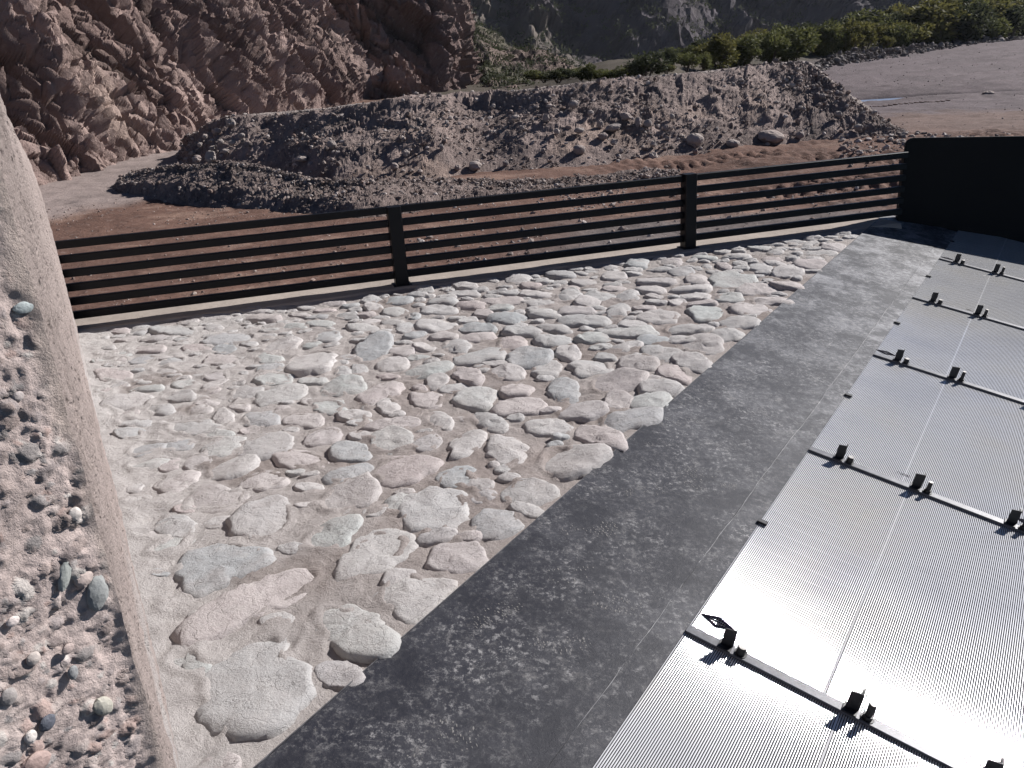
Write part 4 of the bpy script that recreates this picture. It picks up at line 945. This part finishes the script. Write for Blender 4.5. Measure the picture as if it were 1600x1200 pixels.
for k in range(9000):
    r = .004 + .010 * rng.random() ** 4; cu, cv = rng.uniform(0, FWD), rng.uniform(-.1, TOPZ); a1, a2 = r * rng.uniform(.8, 1.4), r * rng.uniform(.6, 1.0); th = rng.uniform(0, 3.14)
    i0, i1 = max(0, int((cu - a1 * 1.4) / cs)), min(nu, int((cu + a1 * 1.4) / cs) + 2); j0, j1 = max(0, int((cv + .1 - a1 * 1.4) / cs)), min(nv, int((cv + .1 + a1 * 1.4) / cs) + 2)
    du, dv = U[i0:i1, j0:j1] - cu, Vv[i0:i1, j0:j1] - cv
    q = ((du * math.cos(th) + dv * math.sin(th)) / a1) ** 2 + ((-du * math.sin(th) + dv * math.cos(th)) / a2) ** 2
    ins = q < 1; sgn = 1 if rng.random() < .8 else -.8                     # pebbles stand out; some have fallen out and left a socket
    hgt[i0:i1, j0:j1] += np.where(ins, sgn * .33 * a2 * np.sqrt(np.clip(1 - q, 0, 1)), -.0025 * np.exp(-(q - 1) * 3))
    if sgn > 0: colw[i0:i1, j0:j1][ins] = pal[rng.integers(len(pal))] * rng.uniform(.8, 1.2)
# ragged boundary with the smooth formed skin near the arris
rag = .002 + .009 * vnoise(np.stack([Vv.ravel() * 5, 0 * Vv.ravel(), 0 * Vv.ravel()], -1), 631).reshape(U.shape) + .008 * vnoise(np.stack([Vv.ravel() * 23, 0 * Vv.ravel(), 0 * Vv.ravel()], -1), 633).reshape(U.shape)
skin = 1 - smooth01(U - rag, -.006, .022)
edge_h = .004 * fbm(Pu * 20, 3, 635).reshape(U.shape)
hgt = hgt * (1 - skin) + edge_h * skin - .004 * (1 - skin)
colw = colw * (1 - skin[..., None]) + np.array([.33, .275, .245]) * skin[..., None]
lean = lambda z: -.035 * (z / TOPZ)                                          # slight batter
Wv = A_ARR[None, None] + fdv * U[..., None] + np.array([0, 0, 1.0]) * Vv[..., None] + fnv * hgt[..., None]
part('broken_face', Wv.reshape(-1, 3), grid_faces(nu, nv), M['wall'], wall, True, colw.reshape(-1, 3).clip(.04, .6))
su, sv = 420, 210
sU, sV = np.meshgrid(np.linspace(0, 1, su) ** 1.8 * (Lw + .02), np.linspace(-.1, TOPZ, sv), indexing='ij'); Ps = np.stack([sU.ravel(), sV.ravel(), 0 * sU.ravel()], -1)
hs = .010 * fbm(Ps * 2.5, 4, 641) + .007 * fbm(Ps * 14, 4, 643) + .004 * fbm(Ps * 45, 2, 644) - .010 * np.exp(-(sU.ravel() / .02)) - .012 * (fbm(Ps * 18, 3, 645) > .42)
Sv = A_ARR[None] + dw[None] * Ps[:, :1] + np.array([[0, 0, 1.0]]) * Ps[:, 1:2] + nw[None] * hs[:, None]
eh = np.interp(sV.ravel(), np.linspace(-.1, TOPZ, nv), hgt[0]); Sv += fnv[None] * (eh * np.exp(-sU.ravel() / .03))[:, None]
Sv -= nw[None] * (.23 * np.clip(Ps[:, 1] - .9, 0, 9) ** 2 * smooth01(Ps[:, 0], .5, Lw))[:, None]
csn = np.array([.29, .242, .223]) * (1 + .22 * fbm(Ps * 5, 4, 647))[:, None]; m = (smooth01(fbm(Ps * 1.6, 3, 649), .05, .3) * (1 - smooth01(Ps[:, 1], .25, .6)))[:, None]; csn = csn * (1 - m) + np.array([.36, .33, .315]) * m
part('formed_face', Sv, grid_faces(su, sv)[:, ::-1].copy(), M['plaster'], wall, True, csn.clip(.05, .62))
cA = A_ARR - nw * .03 - fnv * .05 + dw * .02; mb = MB()
p0, p1 = cA, cA + dw * (Lw + .0); p1 = p1 - nw * .45; p2 = p1 - nw * 1.0; p3 = cA + fdv * (FWD + .02); p0, p1, p2, p3 = (np.array([p[0], p[1], -.12]) for p in (p0, p1, p2, p3))
mb.extrude([p0, p1, p2, p3], (0, 0, TOPZ + .10)); Vc = np.array(mb.V); part('core', Vc, mb.F, M['wall'], wall, False, np.tile((.36, .29, .255), (len(Vc), 1)))
# big pebbles cemented into the broken face
PB = [rock_mesh('pebble', 40 + k, None, ICO2, .25) for k in range(3)]
def face_hit(px, py):
    r = ray(px, py); t_ = ((A_ARR - EYE) @ fnv) / (r @ fnv); return EYE + r * t_, t_ * np.linalg.norm(r)
pm = {k: None for k in ()}
def pebmat(name, c):
    t = NT(name); return t.done(t.mix(c, tuple(min(.7, x * 1.5) for x in c), t.ramp(t.noise(90, 5, .6), [(.45, 0), (.7, .5)])), .7, normal=t.bump(t.noise(160, 4, .6), .002, .5), spec=.3)
for i, (px, py, hw, hh_, an, c, lab) in enumerate([(157, 928, 17, 25, .3, (.20, .205, .20), 'grey green pebble'), (103, 900, 9, 22, .45, (.24, .25, .235), None), (77, 1131, 12, 10, -.3, (.075, .08, .098), 'dark blue pebble'), (165, 1105, 12, 16, -.5, (.29, .275, .235), 'olive tinted pebble'),
        (50, 1153, 8, 9, 0, (.42, .385, .36), 'white pebble'), (22, 972, 9, 7, .2, (.46, .40, .375), 'white pebble'), (17, 1090, 11, 12, .2, (.22, .20, .19), None), (116, 1052, 7, 10, .1, (.19, .19, .19), None), (40, 481, 16, 8, .1, (.23, .255, .255), 'grey blue pebble'), (120, 804, 10, 10, 0, (.38, .345, .32), None),
        (133, 905, 14, 12, .2, (.33, .27, .245), None), (60, 1195, 20, 14, .3, (.26, .19, .17), 'brown pebble'), (55, 1030, 10, 9, .3, (.33, .29, .265), None), (30, 620, 8, 7, 0, (.25, .22, .21), None), (108, 1015, 9, 7, 0, (.30, .24, .22), None)]):
    p, dd_ = face_hit(px, py); k = dd_ / FPX
    me = PB[i % 3].copy(); me.materials.clear(); me.materials.append(pebmat('pebble_stone', c))
    o = link('pebble', me, wall); o.location = tuple(p - A_ARR - fnv * (min(hw, hh_) * k * .42)); o.scale = (hw * k, min(hw, hh_) * k * .55, hh_ * k)
    o.rotation_euler = (0, 0, 0); o.rotation_mode = 'XYZ'; o.rotation_euler = (0, an, math.radians(60))
    if lab: o['label'] = lab

# ================================================================== CREST PLATE
plate = empty('crest_plate', wp(3.5, .35), 'dark dusty steel crest plate running diagonally beside the cobbled apron', 'steel plate')
U0, U1 = -.9, 8.25; nu, nv = 240, 26
uu, vv = np.meshgrid(np.linspace(U0, U1, nu), np.linspace(0, .60, nv), indexing='ij'); uu, vv = uu.ravel(), vv.ravel()
hz = .004 + .0035 * fbm(np.stack([uu * 1.2, vv * 2, 0 * uu], -1), 2, 701)
Vp = E0[None] + UA[None] * uu[:, None] + VB[None] * vv[:, None] + WN[None] * hz[:, None]
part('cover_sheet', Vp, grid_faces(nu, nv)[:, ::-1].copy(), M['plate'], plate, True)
mb = MB()
for a, b in ((U0, 2.4), (2.403, 5.5), (5.503, U1)): mb.box(wp(a, -.004, -.035), UA * (b - a), VB * .0035, WN * .0405)
mb.build('edge_flange', M['bead'], plate)
uu, vv = np.meshgrid(np.linspace(U0, U1, nu), np.linspace(.60, .697, 6), indexing='ij'); uu, vv = uu.ravel(), vv.ravel()
Vp = E0[None] + UA[None] * uu[:, None] + VB[None] * vv[:, None] + WN[None] * (.0015 + .001 * fbm(np.stack([uu * 1.2, vv * 2, 0 * uu], -1), 2, 703))[:, None]
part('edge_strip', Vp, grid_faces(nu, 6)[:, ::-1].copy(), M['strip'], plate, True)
# weld bead where the cover sheet is lapped over the edge strip
uu = np.linspace(U0, 5.6, 420); vv = .600 + .004 * vnoise(np.stack([uu * 6, 0 * uu, 0 * uu], -1), 5); ring = []
for k in range(6):
    a = k / 5 * math.pi; rr = .0026 + .0012 * vnoise(np.stack([uu * 60, 0 * uu + k, 0 * uu], -1), 6)
    ring.append(E0[None] + UA[None] * uu[:, None] + VB[None] * (vv + rr * math.cos(a))[:, None] + WN[None] * (.002 + rr * math.sin(a))[:, None])
Vb = np.stack(ring, 1).reshape(-1, 3); part('weld_bead', Vb, grid_faces(420, 6), M['bead'], plate, True)
# dried shoe prints: the lugs of each sole as thin mud pads
FV, FF = [], []
for (px, py, rot, sc_) in [(1075, 738, .9, 1.0), (1010, 690, 1.1, .9), (925, 830, .7, 1.0), (905, 900, .8, 1.0), (1085, 1010, 1.0, .9), (740, 1140, .9, .9), (690, 1165, .7, .8), (960, 945, 1.2, .9), (1060, 660, .8, .9), (775, 960, .3, .8), (1190, 590, .8, .9), (1110, 760, 1.0, 1.0), (870, 1010, .9, .9), (1005, 770, .6, .8)]:
    r = ray(px, py); t_ = ((E0 - EYE) @ WN) / (r @ WN); p = EYE + r * t_ - E0; u0, v0 = p @ UA, p @ VB
    for row in range(13):
        for k in range(-3, 4):
            x_, y_ = (row - 6) * .0185 * sc_, k * .013 * sc_ * (1 - .25 * (abs(row - 6) / 6) ** 2)
            if rng.random() < 0.70 + .9 * vnoise(np.array([[row * .3 + px, k * .4, 0]]), 3)[0]: continue
            w_, h_ = .0028 * sc_ * rng.uniform(.4, 1.2), .0065 * sc_ * rng.uniform(.3, 1.2); zig = .006 * (1 if k % 2 else -1) + rng.normal(0, .002)
            q = []
            n_ = 7
            for j in range(n_):
                a = j / n_ * 6.283; rr_ = rng.uniform(.6, 1.3); q.append((x_ + zig + math.cos(a) * w_ * rr_, y_ + math.sin(a) * h_ * rr_))
            b = len(FV)
            for x2, y2 in q:
                du, dv = x2 * math.cos(rot) - y2 * math.sin(rot), x2 * math.sin(rot) + y2 * math.cos(rot); vq = v0 + dv
                FV.append(wp(u0 + du, vq, .0048 + .0035 * float(fbm(np.array([[(u0 + du) * 1.2, vq * 2, 0]]), 2, 701)[0])))
            ctr = (q[0][0]); 
            if .01 < v0 < .58: FF.append(list(range(b, b + n_)))
fo = part('shoe_print', np.array(FV), FF, M['dust'], plate, kind='stuff')

# ================================================================== WEDGE WIRE SCREENS
UB = [-.35, 1.23, 2.77, 4.26, 5.665, 7.01, 8.5]; SEAM = [1.21, 1.152, 1.118, 1.112, 1.115, 1.12]; VEND = 2.7; PITCH = .0072
def wire_grid(u0, u1, v0, v1):
    n = int((v1 - v0) / PITCH); V, F = [], []
    prof = [(x * .30, -(.62 - math.sqrt(.3844 - (x * .30) ** 2)) * PITCH) for x in (-1, -.8, -.6, -.4, -.2, 0, .2, .4, .6, .8, 1)] + [(.07, -.012), (-.07, -.012)]; NP = len(prof)
    for i in range(n):
        vc = v0 + (i + .5) * (v1 - v0) / n; dh = random.uniform(-.0002, .0002); tl = random.uniform(-.012, .012); b = len(V)
        for uu_ in (u0, u1):
            for p, q in prof: V.append(wp(uu_, vc + p * PITCH, q + dh + tl * p * PITCH))
        for k in range(NP): F.append([b + k, b + (k + 1) % NP, b + NP + (k + 1) % NP, b + NP + k])
    V = np.array(V); F = np.array(F)
    nn = np.cross(V[F[4, 1]] - V[F[4, 0]], V[F[4, 3]] - V[F[4, 0]])
    if nn @ WN < 0: F = F[:, ::-1].copy()
    return V, F
rown = ['nearest row', 'second row from the viewer', 'third row from the viewer', 'fourth row from the viewer', 'fifth row from the viewer', 'farthest row, partly shaded']
for i in range(6):
    a, b, s_ = UB[i] + .004, UB[i + 1] - .004, SEAM[i]
    for j, (v0, v1) in enumerate(((.703, s_), (s_ + .008, VEND))):
        root = empty('screen_panel', wp((a + b) / 2, (v0 + v1) / 2, -.01), ('narrow wire screen panel beside the crest plate, ' if j == 0 else 'wide wire screen panel right of the seam, ') + rown[i], 'screen', 'wedge wire screen panels')
        V, F = wire_grid(a, b, v0, v1); part('wire_grid', V, F, M['wire'], root, True, kind='stuff')
        mb = MB()
        if j == 1: mb.box(wp(a, s_ + .001, -.012), UA * (b - a), VB * .0062, WN * .0125)
        else: mb.box(wp(a, .6985, -.02), UA * (b - a), VB * .003, WN * .0205)
        mb.build('edge_bar', M['wire'], root)
        mb = MB()
        for q in range(int((b - a) / .075)): mb.cyl(wp(a + .04 + q * .075, v0, -.0155), VB * (v1 - v0), .0045, 6)
        mb.build('support_rods', M['bracket'], root, kind='stuff')
        if j == 0 and i:
            mb = MB(); um = (a + b) / 2 if i else .6
            mb.bbox(wp(um, .690, .0035), UA * .022, VB * .040, WN * .010, .002); mb.build('tab', M['bracket'], root)
# chamber under the screens
mb = MB(); mb.box(wp(-1.2, -.05, -.6), UA * 9.8, VB * (VEND + .3), WN * .5)
o = mb.build('intake_chamber', M['void'], plate); 
# printed marks on the wires
def mark(root_u, root_v, kind):
    root = None
    for o in bpy.data.objects:
        if o.name.startswith('screen_panel') and o.type == 'EMPTY':
            pass
    V, F = [], []
    def poly(pts):
        b = len(V)
        for u_, v_ in pts: V.append(wp(root_u + u_, root_v + v_, .0016))
        F.append(list(range(b, b + len(pts))))
    if kind == 'diamond':
        for off, sc2 in ((0, 1),):
            # outline of a lozenge with a lettered band through it
            o_ = [(0, -.066), (.031, 0), (0, .066), (-.031, 0)]; i_ = [(0, -.036), (.017, 0), (0, .036), (-.017, 0)]
            for k in range(4): poly([o_[k], o_[(k + 1) % 4], i_[(k + 1) % 4], i_[k]])
            poly([(-.003, -.040), (.004, -.040), (.004, .040), (-.003, .040)])
            for k in range(-4, 5):
                q = (1 - abs(k) / 5.0) * .017
                poly([(.006, k * .008), (q + .003, k * .008), (q + .003, k * .008 + .005), (.006, k * .008 + .005)])
                poly([(-.006, k * .008), (-q - .003, k * .008), (-q - .003, k * .008 + .004), (-.006, k * .008 + .004)])
    else:
        for k in range(7):
            y_ = -.028 + k * .0085
            poly([(-.010, y_), (.010, y_), (.010, y_ + .0022), (-.010, y_ + .0022)])
            u_ = (.007, 0, -.009)[k % 3]; poly([(u_, y_), (u_ + .003, y_), (u_ + .003, y_ + .007), (u_, y_ + .007)])
    V = np.array(V); nn = np.cross(V[F[0][1]] - V[F[0][0]], V[F[0][2]] - V[F[0][0]])
    if nn @ WN < 0: F = [f[::-1] for f in F]
    best = min((o for o in bpy.data.objects if o.name.startswith('screen_panel') and o.type == 'EMPTY'), key=lambda o: (np.linalg.norm(np.array(o.location) - wp(root_u, root_v)) if True else 0) + (0 if ((np.array(o.location) - E0) @ UA - root_u) ** 2 < .9 else 9))
    part('printed_mark', V, F, M['ink'], best)
for u_, v_, k_ in ((1.335, .770, 'diamond'), (4.362, .752, 'diamond'), (7.10, .758, 'diamond'), (2.875, 1.115, 'text'), (5.762, 1.085, 'text'), (2.865, 1.655, 'diamond')): mark(u_, v_, k_)

# clamp bars with their brackets and bolts
nth = ['nearest', 'second nearest', 'middle', 'second farthest', 'farthest']
for i, ub in enumerate(UB[1:6]):
    root = empty('clamp_bar', wp(ub, 1.2, 0), nth[i] + ' dark flat bar with brackets and bolts clamping the screen panels', 'clamp bar', 'clamp bars across the screens')
    mb = MB(); mb.bbox(wp(ub - .021, .700, .0012), VB * (VEND - .70), UA * .040, WN * .011, .0015); mb.build('bar', M['bar'], root)
    for j, vc in enumerate((.845, SEAM[i] + .040, 1.635 if i == 0 else 1.585, 1.99, 2.36)):
        top = .0122
        mb = MB()
        # folded angle: two leaves meeting in an edge, the upper corner cut
        e0 = wp(ub + .004, vc + .006, top); l1 = VB * -.034 - UA * .006; l2 = UA * .024 - VB * .004
        th1 = np.cross(l1, WN); th1 = th1 / np.linalg.norm(th1) * .004
        mb.extrude([e0, e0 + l1, e0 + l1 + WN * .070, e0 + WN * .074], th1)
        th2 = np.cross(l2, WN); th2 = th2 / np.linalg.norm(th2) * .004
        mb.extrude([e0 + th2 * .05, e0 + l2, e0 + l2 + WN * .078, e0 + WN * .0735 + th2 * .05], th2)
        mb.box(wp(ub - .022, vc - .034, top), UA * .046, VB * .044, WN * .006)
        mb.build('bracket', M['bracket'], root)
        mb = MB(); bb = wp(ub + .001, vc + .040, top)
        mb.cyl(bb, WN * .003, .021, 14); mb.cyl(bb + WN * .003, WN * .013, .0165, 6, phase=.3 + j)
        sh = .014 if j == 0 else .044 - .006 * (i % 2)
        mb.cyl(bb + WN * .016, WN * sh, .0105 if j else .015, 12, .0098 if j else .0135); br = mb.build('bolt', M['bracket'], root)
        mb = MB(); mb.cyl(bb + WN * (.016 + sh), WN * .0012, .0096 if j else .0132, 12); mb.build('bolt_end', M['bolt'], br)

# ================================================================== RAILING
fence = empty('railing', F0, 'low black metal railing of six horizontal bars along the curb', 'railing')
def fp(s, d=0.0, z=0.0): return F0 + FD * s + FN * d + np.array([0, 0, z])
PO_S = [-3.02, 0.0, float((gp(1082, 390) - F0) @ FD), 5.0]
for k, s in enumerate(PO_S[:3]):
    mb = MB(); mb.bbox(fp(s - .055, -.055, -.02), np.array([0, 0, .672 + (.012 if k == 2 else 0)]), FD * .11, FN * .11, .006); po = mb.build('post', M['fence'], fence)
    mb = MB(); mb.box(fp(s - .075, -.075, .002), FD * .15, FN * .15, (0, 0, .008)); mb.build('base_plate', M['fence'], po)
for k in range(3):
    for q in range(6):
        z = .058 + q * .1075
        mb = MB(); mb.bbox(fp(PO_S[k] + .055, -.045, z), FD * (PO_S[k + 1] - PO_S[k] - .11), FN * .05, np.array([0, 0, .057]), .004); mb.build('rail', M['fence'], fence)

# ================================================================== BLACK STEEL WALL
WL = gp(1403, 340, 0.0); WR = np.array([5.146, 8.07, -.276])
wd = WR - WL; wd[2] = 0; Lr = np.linalg.norm(wd); wd /= Lr; wn2 = np.array([wd[1], -wd[0], 0]); wn2 = wn2 if wn2[1] < 0 else -wn2
def top_z(px, py, P): r = ray(px, py); return EYE[2] + r[2] * np.hypot(P[0], P[1]) / np.hypot(r[0], r[1])
zl, zr = top_z(1418, 216, WL), top_z(1600, 213, WR)
sw = empty('steel_wall', WL, 'solid black steel wall with a rounded corner at the end of the weir', 'wall')
LEN = 4.2; slope = (zr - zl) / Lr; outl = []
outl.append((0, -.9)); rad = .07
for k in range(6):
    a = math.pi - k / 5 * math.pi / 2; outl.append((rad + rad * math.cos(a), zl - rad + rad * math.sin(a)))
outl += [(LEN, zl + slope * LEN), (LEN, -1.6)]
mb = MB(); mb.extrude([WL + wd * s + np.array([0, 0, z]) for s, z in outl], -wn2 * .03); mb.build('panel', M['black'], sw)
mb = MB(); mb.bbox(WL + wd * .02 - wn2 * .033 + np.array([0, 0, -.6]), np.array([0, 0, zl + .45]), wd * .07, -wn2 * .12, .006); mb.build('rear_stiffener', M['black'], sw)
mb = MB(); mb.bbox(WL + wd * 1.6 - wn2 * .033 + np.array([0, 0, -.9]), np.array([0, 0, zl + .7]), wd * .07, -wn2 * .12, .006); mb.build('rear_stiffener', M['black'], sw)

# ================================================================== HAZE
mb = MB(); mb.box((-420, -30, -4), (900, 0, 0), (0, 700, 0), (0, 0, 135))
hm_ = bpy.data.materials.new('haze'); hm_.use_nodes = True; ht = hm_.node_tree
for nd in list(ht.nodes):
    if nd.type == 'BSDF_PRINCIPLED': ht.nodes.remove(nd)
pv = ht.nodes.new('ShaderNodeVolumePrincipled'); pv.inputs['Color'].default_value = (.80, .84, .95, 1); pv.inputs['Density'].default_value = HAZE; pv.inputs['Anisotropy'].default_value = .2
ht.links.new(pv.outputs[0], ht.nodes['Material Output'].inputs['Volume'])
hz_ = link('haze', mk_mesh('haze', np.array(mb.V), mb.F, hm_)); hz_['kind'] = 'stuff'
